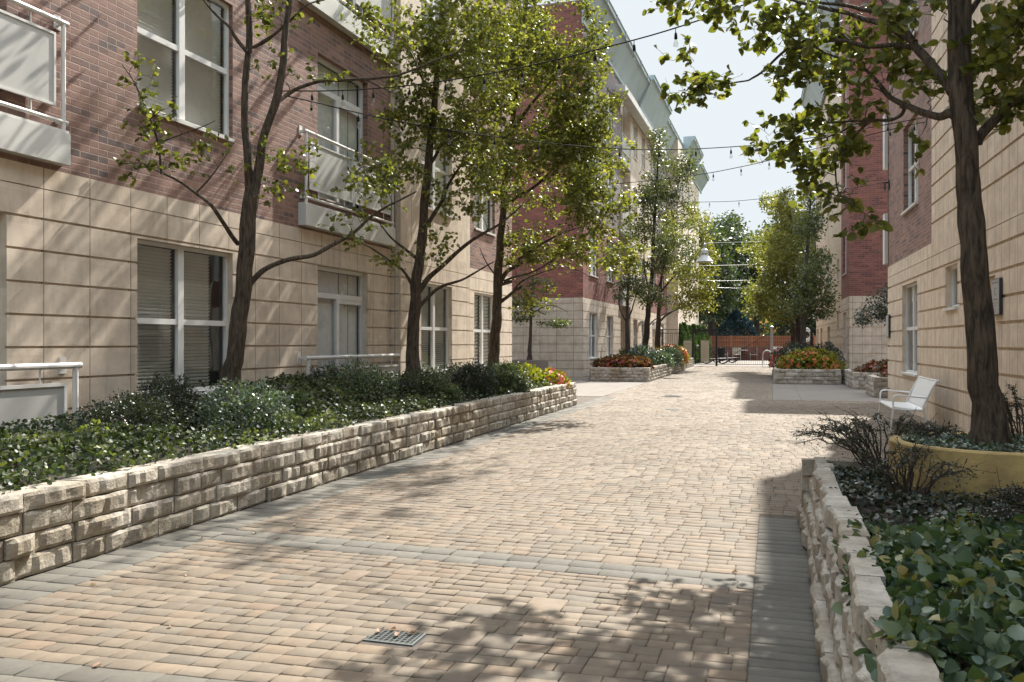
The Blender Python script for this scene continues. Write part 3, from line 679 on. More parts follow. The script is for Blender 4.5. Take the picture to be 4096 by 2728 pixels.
# ---------------- building R1 (right, near)
b1 = empty('apartment_building', (3.4, 15, 0), 'tan stone and brown brick building on the right beside the white bench, nearest', 'building')
f1 = facR(3.6); H1 = 14.95
ops = [(21.09, 23.11, .93, 3.07), (17.15, 18.17, 2.32, 3.12), (14.64, 15.85, .02, 2.70)]
m = MB(); stone_wall(m, f1, -8, 25.45, GRr, ops, rec=.22, g=.045, dp=.03, thin=(3.45,)); m.build('stone_wall', M['stoneR'], b1)
up = [3.74+.395*k for k in range(28)]; up[-1] = H1
opsb = [(10.5, 12.4, z0, z1) for z0, z1 in floors[:2]]
m = MB(); stone_wall(m, f1, -8, 19.48, up, opsb, rec=.2, g=.045, dp=.03); m.build('stone_bay', M['stoneR'], b1)
opsu = [(21.09, 23.05, 4.87, 6.98), (21.09, 23.05, 8.8, 10.9), (21.09, 23.05, 12.4, 13.9)]
m = MB(); brick_wall(m, fr_shift(f1, -.02), 19.48, 25.45, 3.74, H1, opsu, rec=.2); m.build('brick_wall', M['brickA'], b1)
window(b1, f1, 21.09, 23.11, .93, 3.07, mull=(.5,), trans=(.5,), rec=.1, half=1)
window(b1, f1, 17.15, 18.17, 2.32, 3.12, mull=(), trans=(), rec=.12)
for z0, z1 in ((4.87, 6.98), (8.8, 10.9), (12.4, 13.9)): window(b1, f1, 21.09, 23.05, z0, z1, rec=.14)
for z0, z1 in floors[:2]: window(b1, f1, 10.5, 12.4, z0, z1, rec=.1)
m = MB(); m.box(f1, 14.66, 15.83, -.17, -.12, .02, 2.50); d = m.build('door', M['door'], b1, bevel=.006)
m = MB(); m.box(f1, 14.66, 15.83, -.20, -.05, 2.503, 2.695); m.box(f1, 14.641, 14.655, -.2, -.05, .02, 2.5); m.build('door_frame', M['door'], d)
m = MB(); m.tube([f1.p(15.7, -.12, 1.0), f1.p(15.7, -.06, 1.0), f1.p(15.58, -.06, 1.0)], .012, 6); m.build('handle', M['grey'], d)
e = endRf(25.45); m = MB()
m.face([e.p(3.6, 0, 0), e.p(16, 0, 0), e.p(16, 0, H1), e.p(3.6, 0, H1)], [(3.6, 0), (16, 0), (16, H1), (3.6, H1)]); m.build('end_wall', M['brickA'], b1)
core(b1, f1, -8, 25.45, 12.4, H1); cornice(b1, f1, -8, 25.8, H1+.5, M['metal_teal'], 1.4, .35)
m = MB()
for z0, z1 in ((3.85, 5.24), (6.5, 8.0), (10.4, 11.9)): m.box(e, 3.52, 6.5, .001, .35, z0, z1)
m.build('balcony', M['offwhite'], b1, recalc=True)
# ---------------- building R2 (right, far)
b2 = empty('apartment_building', (4, 45, 0), 'far right red brick and stone building with grey cornice behind the flower planter', 'building')
H2_ = 18.2; f2 = facR(4.14); f2b = facR(4.24); e = endR(40.56)
m = MB(); stone_wall(m, e, 4.14, 16, GRr, [], g=.035, dp=.02)
stone_wall(m, f2, 40.56, 44.0, GRr, [(41.75, 43.2, .9, 3.07)], thin=(3.45,)); stone_wall(m, f2b, 44.0, 62.4, GRr, [(46.3, 47.2, 2.1, 3.1), (51.5, 53.2, .02, 2.6), (57, 58.6, .02, 2.6), (60.2, 61.6, .02, 2.6)], thin=(3.45,))
m.build('stone_wall', M['stoneR'], b2)
m = MB(); brick_wall(m, e, 4.14, 16, 3.74, H2_, []); brick_wall(m, f2, 40.56, 44.0, 3.74, H2_, [(41.75, 43.2, z0, z1) for z0, z1 in fl4]); m.build('brick_wall', M['brickB'], b2)
m = MB(); brick_wall(m, f2b, 44.0, 62.4, 3.74, H2_, [(46.3, 47.2, z0, z0+1.1) for z0, z1 in fl4]+[(51.5, 53.2, z0, z1) for z0, z1 in fl4]+[(57, 58.6, z0, z1) for z0, z1 in fl4])
e2 = endR(44.0); m.build('stone_bay', M['stoneR'], b2)
for z0, z1 in [(.9, 3.07)]+fl4: window(b2, f2, 41.75, 43.2, z0, z1, near=False, rec=.12)
for z0, z1 in fl4:
    window(b2, f2b, 46.3, 47.2, z0, z0+1.1, mull=(), near=False); window(b2, f2b, 51.5, 53.2, z0, z1, near=False); window(b2, f2b, 57, 58.6, z0, z1, near=False)
window(b2, f2b, 46.3, 47.2, 2.1, 3.1, mull=(), near=False)
for a0, a1 in ((51.5, 53.2), (57, 58.6), (60.2, 61.6)):
    m = MB(); m.box(f2b, a0, a1, -.19, -.12, .02, 2.6); m.build('door', M['door'], b2)
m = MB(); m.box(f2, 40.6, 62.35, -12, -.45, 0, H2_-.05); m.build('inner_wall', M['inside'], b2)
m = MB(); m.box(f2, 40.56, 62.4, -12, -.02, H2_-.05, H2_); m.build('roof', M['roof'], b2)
cornice(b2, f2, 44, 62.6, H2_+.3, M['metal_teal'], 2.0, .9)
m = MB(); m.box(f2, 40.3, 44.2, -11.9, .3, H2_+.01, H2_+1.8); m.build('shadow_parapet', M['metal_teal'], b2, recalc=True)  # unseen raised block, its height shaped to lengthen the ground shadow

# ------------------------------------------------------------------ split stone planters
def rough_wall(mb, p0, p1, h, courses, out, depth=.24, res=.05, lw=(.24, .62), amp=.024, batter=.006, seed=0):
    """p0->p1 base line; out = outward unit vector; each block its own rough island"""
    rnd = random.Random(seed); p0 = Vector((*p0, 0)); p1 = Vector((*p1, 0)); t = (p1-p0); Lg = t.length; t.normalize(); o = Vector((*out, 0))
    hs = [rnd.uniform(.85, 1.2) for _ in range(courses)]; hs = [q*h/sum(hs) for q in hs]
    for c in range(courses):
        ch = hs[c]; zb0 = sum(hs[:c])
        x = -rnd.random()*.2; first = True
        while x < Lg-.01:
            wd = rnd.uniform(*lw); x0 = max(0, x); x1 = min(Lg, x+wd); x += wd
            if Lg-x1 < .12: x1 = Lg; x = Lg
            if x1-x0 < .05: continue
            nx = max(2, int((x1-x0)/res)); nz = max(4, int(ch/(res*.52))); off = rnd.uniform(-.014, .018)-batter*c
            i0 = len(mb.v); ox = rnd.uniform(0, 50); gpx = .0055
            tilt = rnd.uniform(-.02, .02)
            for j in range(nz+1):
                for i in range(nx+1):
                    u = i/nx; v = j/nz
                    a = x0+gpx+(x1-x0-2*gpx)*u; z = zb0+.0045+(ch-.009)*v
                    eu = min(u, 1-u)*(x1-x0); ev = min(v, 1-v)*ch; ed = min(eu, ev)
                    rd = -.011*max(0, 1-ed/.016)**2
                    q = Vector((a*1.25+ox, z*.45, c*7.3))
                    n1 = noise.noise(q*5.0)*amp*1.1+noise.noise(q*13.0)*amp*.6+abs(noise.noise(q*8+Vector((9, 3, 1))))*amp*.9
                    if eu < 1e-6: a += rnd.uniform(-.003, .003)
                    if ev < 1e-6: z += rnd.uniform(-.003, .003)
                    P = p0+t*a+o*(off+n1*min(1, ed/.014+.45)+rd+tilt*(u-.5)); P.z = z
                    mb.v.append(tuple(P))
            def id_(i, j): return i0+j*(nx+1)+i
            for j in range(nz):
                for i in range(nx):
                    mb.f.append((id_(i, j), id_(i+1, j), id_(i+1, j+1), id_(i, j+1))); mb.uv += [(0, 0)]*4; mb.mi.append(0)
            ring = [(i, 0) for i in range(nx)]+[(nx, j) for j in range(nz)]+[(i, nz) for i in range(nx, 0, -1)]+[(0, j) for j in range(nz, 0, -1)]
            k0 = len(mb.v); dd = depth+rnd.uniform(-.03, .03) if c == courses-1 else .16
            for i, j in ring:
                P = Vector(mb.v[id_(i, j)]); q = P-p0; P = P-o*(dd+q.dot(o)); mb.v.append(tuple(P))
            nb = len(ring); mb.f.append(tuple(k0+k for k in range(nb))); mb.uv += [(0, 0)]*nb; mb.mi.append(0)
            for k in range(len(ring)):
                a, b = ring[k], ring[(k+1) % len(ring)]
                mb.f.append((id_(*b), id_(*a), k0+k, k0+(k+1) % len(ring))); mb.uv += [(0, 0)]*4; mb.mi.append(0)
def planter(name, label, walls, soil, h=.60, courses=4, res=.05, seed=1, fill=None, sz=None, **kw):
    c = empty(name, ((soil[0]+soil[1])/2, (soil[2]+soil[3])/2, 0), label, 'planter', 'split stone planters')
    m = MB()
    for i, (p0, p1, out) in enumerate(walls): rough_wall(m, p0, p1, h, courses, out, res=res, seed=seed*10+i, **kw)
    m.build('stone_wall', M['rock'], c)
    m = MB(); m.box(ST, *soil, .0, sz or h-.06); m.build('soil', M['soil'], c)
    return c
planter('stone_planter', 'long split limestone planter on the left under the three near trees', [((-5.0, 2.2), (-5.0, 22.3), (1, 0)), ((-5.02, 22.3), (-7.9, 22.3), (0, 1))], (-8.05, -5.10, -2, 22.15), seed=1)
planter('stone_planter', 'split limestone planter at the bottom right with broad leaved ground cover', [((.25, 8.35), (.25, 1.2), (-1, 0)), ((.25, 8.35), (2.9, 8.35), (0, 1))], (.38, 3.2, .3, 8.2), sz=.47, res=.035, seed=2, batter=.034, lw=(.22, .5), amp=.022)
planter('stone_planter', 'left limestone planter beyond the first with red flowers in front and two slim trees', [((-7.55, 36.15), (-5.0, 36.15), (0, -1)), ((-5.0, 36.1), (-5.1, 52.8), (1, 0))], (-7.6, -5.14, 36.3, 52.8), res=.07, seed=3)
planter('stone_planter', 'small limestone planter of coral flowers beside the black gate', [((-7.0, 54.2), (-5.35, 54.2), (0, -1)), ((-5.35, 54.2), (-5.35, 61.8), (1, 0))], (-7, -5.5, 54.35, 61.8), res=.08, seed=4)
planter('stone_planter', 'limestone planter with orange flower mound under the three right hand trees', [((.06, 35.9), (2.6, 35.9), (0, -1)), ((.06, 56), (.06, 35.9), (-1, 0)), ((2.6, 35.9), (2.6, 56), (1, 0))], (.2, 2.46, 36.05, 56), res=.07, seed=5)
planter('stone_planter', 'limestone planter with dark red flowers against the right red brick corner', [((2.75, 32.5), (6.2, 32.5), (0, -1)), ((2.75, 38.2), (2.75, 32.5), (-1, 0))], (2.9, 6.2, 32.65, 38.2), res=.07, seed=6)
planter('stone_planter', 'grey shaded limestone planter half hidden behind the right building corner', [((2.92, 27.7), (6.2, 27.7), (0, -1)), ((2.92, 30.0), (2.92, 27.7), (-1, 0))], (3.05, 6.2, 27.85, 30.2), res=.07, seed=7, h=.62)

def ring_pot(name, label, c, r, z0, z1, mat, soil=True):
    t = empty(name, (c[0], c[1], z0), label, 'tree ring', 'concrete tree rings')
    m = MB(); m.lathe((c[0], c[1], 0), [(r, z0), (r, z1-.012), (r-.012, z1), (r-.085, z1), (r-.095, z1-.01), (r-.1, z1-.15)], 56); m.build('ring', mat, t, smooth=False)
    m = MB(); m.lathe((c[0], c[1], 0), [(r-.09, z1-.07), (r*.5, z1-.03), (.01, z1-.02)], 30); m.build('soil', M['soil'], t)
    return t
pT = at(3978, 1745, 6.87)
ring_pot('tree_ring', 'yellow stained concrete ring around the near right tree', (pT.x, pT.y), .78, .3, .85, M['concrete_pot'])
treeL = {1: (-7.15, 10.2), 2: (-6.87, 15.7), 3: (-6.8, 20.7)}
for k, lab in ((1, 'low concrete ring around the first left tree'), (2, 'low concrete ring around the second left tree'), (3, 'low concrete ring around the third left tree')):
    ring_pot('tree_ring', lab, treeL[k], .72, .5, .84, M['concrete_pot'])
p4 = at(2105, 1440, 36.5)
ring_pot('tree_ring', 'round concrete pot of the small dark tree in the left court', (p4.x, p4.y), .95, 0, .92, M['conc'])

# ------------------------------------------------------------------ foliage
LEAF6 = np.array([(0, 0, 0), (-.33, .13, .05), (-.45, .44, .09), (-.30, .80, .05), (0, 1.10, -.09), (.30, .80, .05), (.45, .44, .09), (.33, .13, .05), (0, .5, 0)])
F6 = np.array([(0, 8, 2, 1), (8, 4, 3, 2), (0, 7, 6, 8), (8, 6, 5, 4)])
LEAF4 = np.array([(0, 0, 0), (-.36, .45, .05), (0, 1, -.03), (.36, .45, .05)]); F4 = np.array([(0, 3, 2, 1)])
LEAFN = np.array([(0, -.35, 0), (0, -.33, .0), (0, .0, 0), (-.26, .08, .05), (-.42, .32, .085), (-.36, .62, .075), (-.14, .9, .02), (0, 1.1, -.06), (.14, .9, .02), (.36, .62, .075), (.42, .32, .085), (.26, .08, .05), (0, .45, -.01), (.012, -.35, 0)])
FN = np.array([(2, 12, 4, 3), (12, 6, 5, 4), (12, 7, 7, 6), (2, 11, 10, 12), (12, 10, 9, 8), (12, 8, 7, 7), (0, 13, 2, 2)])
def leaf_mesh(name, C, D, U, S, mat, parent=None, tpl='6'):
    """C centres, D leaf direction, U leaf normal hint, S sizes"""
    T, Fc = {'6': (LEAF6, F6), '4': (LEAF4, F4)}[tpl]
    D = D/np.linalg.norm(D, axis=1, keepdims=True); X = np.cross(D, U); X /= (np.linalg.norm(X, axis=1, keepdims=True)+1e-9); Z = np.cross(X, D)
    asp = RNG.uniform(.8, 1.15, len(C))
    V = C[:, None, :]+S[:, None, None]*(T[None, :, 0:1]*asp[:, None, None]*X[:, None, :]+T[None, :, 1:2]*D[:, None, :]+T[None, :, 2:3]*Z[:, None, :])
    n, k = len(C), len(T)
    Fq = (Fc[None]+(np.arange(n)*k)[:, None, None]).reshape(-1, 4)
    return np_obj(name, V.reshape(-1, 3), Fq, mat, parent)
def rand_dirs(n, up=0.0, flat=1.0):
    d = RNG.normal(size=(n, 3)); d[:, 2] = d[:, 2]*flat+up; return d/np.linalg.norm(d, axis=1, keepdims=True)
def resample(pl, step):
    out = []
    for (a, ra), (b, rb) in zip(pl, pl[1:]):
        k = max(1, int((b-a).length/step))
        for i in range(k): t = i/k; out.append((a.lerp(b, t), ra+(rb-ra)*t))
    out.append(pl[-1]); return out
def smooth_pl(pl, it=2):
    for _ in range(it):
        q = [pl[0]]
        for (a, ra), (b, rb) in zip(pl, pl[1:]): q += [(a.lerp(b, .25), ra*.75+rb*.25), (a.lerp(b, .75), ra*.25+rb*.75)]
        q.append(pl[-1]); pl = q
    return pl
def tree(label, group, base, trunks, limbs, crowns, lsize, lmat, bark='bark', per=22, cr=.28, seed=1, cat='tree', name='pear_tree', tpl='4', tubes=6, twig=.004, flare=True, step=.3, gap=.0, trunk_n=14, wiggle=.05, flat=.6, ground=None):
    rnd = random.Random(seed); global RNG; RNG = np.random.default_rng(seed)
    root = empty(name, base, label, cat, group)
    m = MB(); nodes = []
    for pl in trunks:
        pl = smooth_pl(pl)
        if flare and pl is not None and trunks.index(trunks[0]) == 0 and pl[0][1] == trunks[0][0][1]:
            p, r_ = pl[0]; pl = [(p-Vector((0, 0, .12)), r_*1.75), (p+Vector((0, 0, .02)), r_*1.42), (p+Vector((0, 0, .15)), r_*1.15), (p+Vector((0, 0, .38)), r_*1.02)]+[q for q in pl if q[0].z > p.z+.5]
        rs = resample(pl, .12 if tpl == '6' else .35)
        pts = [Vector(p)+Vector((noise.noise(Vector(p)*2.2)*.35*r_, noise.noise(Vector(p)*2.2+Vector((5, 5, 5)))*.35*r_, 0)) for p, r_ in rs]
        rr = [r_*(1+.10*noise.noise(Vector(p)*5)+.05*noise.noise(Vector(p)*14)) for p, r_ in rs]
        m.tube(pts, rr, trunk_n)
        nodes += [(p, r_) for p, r_ in resample(pl, step) if p.z > base[2]+1.0]
    m.build('trunk', M[bark], root, smooth=True)
    m = MB()
    for pl in limbs:
        pl = smooth_pl(pl); rs = resample(pl, .1 if tpl == '6' else .35)
        pts = [Vector(p)+Vector(noise.noise_vector(Vector(p)*3))*min(.025, r_*.9) for p, r_ in rs]
        m.tube(pts, [r_*(1+.12*noise.noise(Vector(p)*9)) for p, r_ in rs], 9 if tpl == '6' else 6)
        nodes += resample(pl, step*.6)
    # clusters
    pts = []
    for (c, rx, ry, rz, n) in crowns:
        k = 0; tries = 0
        while k < n and tries < n*12:
            tries += 1
            d = Vector((rnd.gauss(0, 1), rnd.gauss(0, 1), rnd.gauss(0, 1))).normalized()*(rnd.random()**.45)
            p = Vector((c.x+d.x*rx, c.y+d.y*ry, c.z+d.z*rz))
            if noise.noise(p*(.9/max(.5, cr*3))) < gap-.12*0: continue
            if ground is not None and p.z < ground: continue
            pts.append(p); k += 1
    NP = np.array([tuple(p) for p, _ in nodes]); NR = np.array([r_ for _, r_ in nodes])
    P = np.array([tuple(p) for p in pts])
    d0 = np.array([np.min(((NP-p)**2).sum(1)) for p in P]); order = np.argsort(d0)
    NPl = [NP]; NRl = [NR]; cnt = len(NP)
    bufP = np.zeros((cnt+len(P)*4, 3)); bufR = np.zeros(cnt+len(P)*4); bufP[:cnt] = NP; bufR[:cnt] = NR
    C = []; DD = []
    for oi in order:
        p = P[oi]; q = bufP[:cnt]
        dv = q-p; dist = np.sqrt((dv**2).sum(1)); cost = dist+.45*np.maximum(0, dv[:, 2]+.15)
        j = int(np.argmin(cost)); a = Vector(bufP[j]); r0 = bufR[j]; b = Vector(p); L_ = (b-a).length
        rs = min(r0*.7, twig*1.1+.010*min(L_, 1.6)*(1 if cr < .3 else 1.4)); re = twig*.7
        pl = []
        k = 4
        for i in range(k+1):
            t = i/k; q_ = a.lerp(b, t); q_.z += math.sin(t*math.pi)*L_*.08
            if 0 < i: q_ += Vector((rnd.gauss(0, 1), rnd.gauss(0, 1), rnd.gauss(0, 1)))*L_*wiggle
            pl.append((q_, rs+(re-rs)*t))
        m.tube([x for x, _ in pl], [y for _, y in pl], 5 if tpl == '6' else 4, caps=False)
        for x, y in pl[1:]:
            if cnt < len(bufP): bufP[cnt] = tuple(x); bufR[cnt] = y; cnt += 1
        end = pl[-1][0]; dr = (pl[-1][0]-pl[-2][0]).normalized()
        npl = max(3, int(per*rnd.uniform(.5, 1.4)))
        if tpl == '6':
            # little leafy shoots: leaves alternate on short sprigs
            k_ = 0
            while k_ < npl:
                sd_ = (dr*.6+Vector((rnd.gauss(0, 1), rnd.gauss(0, 1), rnd.gauss(.2, .7))).normalized()).normalized(); sl_ = cr*rnd.uniform(.5, 1.1)
                e_ = end+sd_*sl_; m.tube([end, end.lerp(e_, .5)+Vector((0, 0, .01)), e_], [twig*.6, twig*.5, twig*.3], 4, caps=False)
                for i in range(rnd.randint(3, 6)):
                    pp = end.lerp(e_, rnd.uniform(.2, 1.0)); C.append(tuple(pp)); k_ += 1
                    q2 = (sd_*.5+Vector((rnd.gauss(0, 1), rnd.gauss(0, 1), rnd.gauss(-.25, .6)))).normalized(); DD.append(tuple(q2))
        else:
            g = RNG.normal(size=(npl, 3)); g /= np.linalg.norm(g, axis=1, keepdims=True); g *= (RNG.random((npl, 1))**.5)*cr; g[:, 2] *= flat
            C += [tuple(x) for x in (np.array(end)+g)]; DD += [tuple(x) for x in (g/cr+RNG.normal(size=(npl, 3))*.7+np.array([0, 0, -.15]))]
    m.build('branches', M[bark if bark in M else 'bark'], root, smooth=True)
    C = np.array(C); DD = np.array(DD); U = rand_dirs(len(C), up=.9)
    S = lsize*RNG.uniform(.65, 1.2, len(C))
    leaf_mesh('crown', C, DD, U, S, M[lmat], root, tpl)
    return root
def vp(Y, lst, r0, r1):
    """list of survey bearings -> poly-line with tapering radius"""
    out = []
    n = len(lst)
    for i, q in enumerate(lst):
        t = i/(n-1); yy = q[2] if len(q) > 2 else Y
        out.append((av(q[0], q[1], yy), r0+(r1-r0)*t))
    return out
def crown(vx, vy, Y, rx, rz, rd, n):
    k = 1.7401/F*Y; return (av(vx, vy, Y), math.hypot(rx*k, rd*.3), max(rd, rx*k*.3), rz*k, n)
def deepen(f):
    def g(vx): return 6.9+2.0*min(1, max(0, 2190-vx)/420)
    return g
DG = deepen(0)
def remap(P):
    # limbs of the near tree lean away from the viewer: slide each point out along its bearing
    q = Vector((P.x, P.y, P.z-EYE)); c, s_ = math.cos(-YAW), math.sin(-YAW); X = P.x*c-P.y*s_; Yd = P.x*s_+P.y*c
    vx = (CX+F*X/Yd)/1.7401; k = DG(vx)/6.9*6.9/Yd if vx < 2190 else 1
    return Vector((q.x*k, q.y*k, q.z*k+EYE)), k
def Z1(l): return [(x*.33, y*.33, *r) for x, y, *r in l]
def Z2(l): return [(574.7+x*.33, y*.33, *r) for x, y, *r in l]
def Z6(l): return [(574.7+x*.33, 459.8+y*.33, *r) for x, y, *r in l]
def Z7(l): return [(1149.4+x*.33, 459.8+y*.33, *r) for x, y, *r in l]
def Z4(l): return [(1724+x*.33, y*.33, *r) for x, y, *r in l]
G1 = 'pear trees along the left planter'
# tree 1
Y = 11.9
tree('tall dark trunked tree nearest on the left with sparse leaves before the wide window', G1, (treeL[1][0]+.02, treeL[1][1], .8),
     [vp(Y, [(533, 912), (541, 840), (549, 750), (561, 650), (569, 560), (576, 470), (580, 430)], .125, .10),
      vp(Y, [(574, 450), (571, 350), (562, 300), (563, 200), (573, 100), (568, 0), (560, -150), (555, -300)], .062, .03),
      vp(Y, [(584, 450), (600, 350), (608, 310), (640, 220), (650, 150), (658, 60), (668, 0), (685, -150), (700, -300)], .07, .03)],
     [vp(11.5, Z1([(1660, 1700, 11.9), (1560, 1560, 11.6), (1490, 1450, 11.3), (1370, 1340), (1230, 1250), (1130, 1210), (1000, 1130, 11), (850, 1140, 10.8)]), .032, .006),
      vp(11.2, Z1([(1130, 1210), (1105, 1000), (1060, 850), (985, 680), (930, 560, 11), (850, 450, 10.9)]), .018, .005),
      vp(11.2, Z1([(1105, 1000), (1250, 940), (1400, 890), (1500, 840)]), .012, .004),
      vp(11.4, Z1([(1370, 1340), (1450, 1260), (1530, 1150), (1640, 980)]), .014, .004),
      vp(12, Z6([(-15, 640, 11.9), (0, 590), (90, 480), (210, 430), (390, 400, 12.2), (540, 340, 12.4), (700, 250, 12.5), (830, 130, 12.6), (930, 50, 12.6), (1080, -20, 12.7), (1160, -60, 12.7)]), .045, .012),
      vp(12.2, Z2([(195, 720, 11.9), (250, 660), (340, 610), (500, 555), (800, 555), (1000, 530), (1150, 490), (1300, 410), (1450, 370), (1530, 250)]), .032, .008),
      vp(12.2, Z2([(800, 555), (900, 600), (1020, 660), (1100, 700)]), .014, .004),
      vp(11.8, Z1([(1715, 360), (1640, 260), (1600, 190), (1500, 100), (1420, 0), (1350, -120)]), .03, .01),
      vp(12, Z1([(1740, 340), (1830, 290), (1916, 240), (1990, 180)]), .02, .01),
      vp(12, Z2([(20, 330), (130, 280), (230, 190), (300, 130), (400, 20), (520, 0)]), .024, .008)],
     [crown(325, 180, 10.9, 40, 50, .25, 12), crown(355, 270, 11, 45, 60, .3, 12), crown(350, 370, 11, 80, 45, .35, 20), crown(470, 350, 11.2, 70, 60, .3, 14), crown(600, 350, 11.9, 50, 60, .3, 9),
      crown(610, 420, 11.9, 70, 50, .3, 14), crown(690, 390, 12.1, 60, 60, .35, 16), crown(640, 25, 12, 100, 50, .5, 26), crown(640, 160, 12, 40, 40, .3, 5), crown(860, 430, 12.6, 90, 70, .5, 38), crown(800, 520, 12.5, 60, 40, .4, 14),
      crown(740, 175, 12.3, 60, 30, .3, 6), crown(900, 60, 12.6, 80, 50, .5, 22), crown(640, -230, 12, 300, 190, 1.8, 110), (Vector((-3.9, 13.4, 8.9)), 1.5, 1.8, .9, 45)],
     .072, 'leafN', per=7, cr=.24, seed=21, tpl='6', gap=-.6)
# tree 2
Y = 17
tree('second tree along the left planter with a dense yellow green crown before the stone bay', G1, (treeL[2][0], treeL[2][1], .8),
     [vp(Y, Z6([(1125, 1225), (1135, 1000), (1145, 750), (1160, 580), (1180, 400), (1200, 250), (1215, 50)])+Z2([(1240, 1150), (1260, 950), (1280, 750), (1300, 550), (1320, 300), (1340, 50), (1350, -200), (1360, -600)]), .13, .03)],
     [vp(Y, Z6([(1170, 650), (1240, 540), (1350, 450), (1480, 330, 16.8), (1600, 250, 16.6), (1750, 170, 16.4), (1900, 30, 16.2)]), .06, .015),
      vp(Y, Z6([(1160, 760), (1230, 690), (1330, 600), (1450, 570), (1580, 500), (1700, 430)]), .045, .012),
      vp(Y, Z6([(1150, 640), (1080, 500), (1000, 440), (900, 370), (820, 320), (700, 270)]), .035, .008),
      vp(Y, Z6([(1180, 430), (1090, 350), (990, 270), (930, 200), (870, 120)]), .035, .008),
      vp(Y, Z2([(1260, 1130), (1340, 1000), (1450, 850), (1500, 650), (1530, 500)]), .035, .01),
      vp(Y, Z2([(1240, 1560), (1340, 1400), (1380, 1280), (1500, 1100), (1640, 930)]), .045, .012),
      vp(Y, Z2([(1290, 700), (1200, 560), (1130, 380), (1050, 250)]), .03, .008)],
     [crown(990, 130, 16.6, 95, 150, 1.2, 120), crown(1030, 320, 16.6, 125, 110, 1.3, 120), crown(1110, 80, 17, 110, 120, 1.3, 95), crown(880, 400, 16.2, 60, 55, .7, 22), crown(1110, 230, 16.8, 80, 80, 1.3, 55),
      crown(1010, 570, 16.6, 45, 35, .5, 8), crown(905, 590, 16.4, 25, 18, .3, 4), crown(930, 250, 16.3, 60, 60, .7, 24), crown(850, 50, 16.3, 60, 60, .6, 12), crown(1080, 440, 16.6, 90, 60, .8, 30), crown(1040, -190, 17, 180, 180, 1.8, 90), (Vector((-3.1, 17.2, 10.2)), 1.7, 2.6, 1.0, 85)],
     .072, 'leafA', per=27, cr=.34, seed=22, tpl='6', gap=-.12)
# tree 3
Y = 21.8
tree('third tree on the left planter, widest and densest crown reaching the courtyard middle', G1, (treeL[3][0], treeL[3][1], .8),
     [vp(Y, Z6([(1700, 1200), (1708, 950), (1720, 750), (1730, 560), (1735, 380), (1745, 250)])+[(1160, 440), (1172, 340), (1185, 220), (1200, 80), (1215, -60), (1225, -250)], .145, .03)],
     [vp(Y, Z6([(1740, 720), (1830, 640), (1916, 590)])+Z7([(80, 650), (150, 560), (300, 500), (440, 460)]), .05, .01),
      vp(Y, Z6([(1745, 590), (1850, 560)])+Z7([(0, 580), (100, 530), (230, 510), (420, 380, 21), (560, 370, 20.6)]), .045, .01),
      vp(Y, Z6([(1745, 570), (1790, 490), (1916, 430)])+Z7([(100, 430), (250, 330), (420, 230), (600, 180)]), .06, .015),
      vp(Y, [(1155, 480), (1190, 450), (1230, 430), (1290, 370), (1350, 330)], .055, .015),
      vp(Y, [(1158, 460), (1120, 400), (1100, 330), (1090, 250)], .045, .012),
      vp(Y, [(1178, 300), (1230, 230), (1290, 160), (1340, 90)], .05, .012),
      vp(Y, Z6([(1735, 540), (1690, 500), (1640, 430), (1600, 330)]), .03, .008),
      vp(Y, Z7([(440, 460), (560, 490), (650, 560), (760, 620)]), .015, .005)],
     [crown(1180, 120, 21.4, 110, 170, 2, 190), crown(1290, 170, 21.4, 100, 180, 1.9, 210), crown(1350, 320, 21, 85, 110, 1.6, 120), crown(1250, 400, 21.2, 140, 110, 1.8, 170), crown(1385, 470, 20.6, 75, 60, 1, 50),
      crown(1210, 560, 21.2, 90, 60, 1, 45), crown(1440, 590, 20.5, 60, 40, .6, 18), crown(1230, 690, 21, 45, 25, .5, 10), crown(1120, 330, 21.6, 50, 120, 1.2, 50), crown(1260, -120, 21.4, 150, 130, 2, 90), crown(1350, 560, 20.8, 80, 45, .8, 28), (Vector((-2.6, 21.6, 11.6)), 1.5, 2.2, .8, 50)],
     .080, 'leafA', per=36, cr=.42, seed=23, tpl='6', gap=-.10)
# tree 4 small court tree
Y = 36.5
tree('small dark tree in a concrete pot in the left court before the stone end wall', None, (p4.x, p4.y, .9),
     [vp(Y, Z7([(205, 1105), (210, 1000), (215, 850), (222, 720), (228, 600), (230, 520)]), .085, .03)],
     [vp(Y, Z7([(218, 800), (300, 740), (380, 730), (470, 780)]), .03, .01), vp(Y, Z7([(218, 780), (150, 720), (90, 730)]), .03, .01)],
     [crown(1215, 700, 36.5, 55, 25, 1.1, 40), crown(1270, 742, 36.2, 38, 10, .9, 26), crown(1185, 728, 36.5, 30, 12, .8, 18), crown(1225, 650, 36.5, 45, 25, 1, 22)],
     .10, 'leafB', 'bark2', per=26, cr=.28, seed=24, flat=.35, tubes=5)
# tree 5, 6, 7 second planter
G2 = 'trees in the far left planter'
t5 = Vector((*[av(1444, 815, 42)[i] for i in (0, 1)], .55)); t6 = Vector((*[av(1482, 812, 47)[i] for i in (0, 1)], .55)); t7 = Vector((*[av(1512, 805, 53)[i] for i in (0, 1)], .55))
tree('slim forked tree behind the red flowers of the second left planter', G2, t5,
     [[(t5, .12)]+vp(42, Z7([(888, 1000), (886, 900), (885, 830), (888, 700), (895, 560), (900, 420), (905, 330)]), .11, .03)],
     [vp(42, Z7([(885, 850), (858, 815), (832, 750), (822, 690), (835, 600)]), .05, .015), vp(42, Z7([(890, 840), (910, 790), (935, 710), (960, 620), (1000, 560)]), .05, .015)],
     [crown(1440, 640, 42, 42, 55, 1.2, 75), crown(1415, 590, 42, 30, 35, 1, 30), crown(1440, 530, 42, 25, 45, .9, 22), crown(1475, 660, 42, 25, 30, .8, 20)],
     .12, 'leafB', 'bark2', per=22, cr=.36, seed=25, gap=-.1)
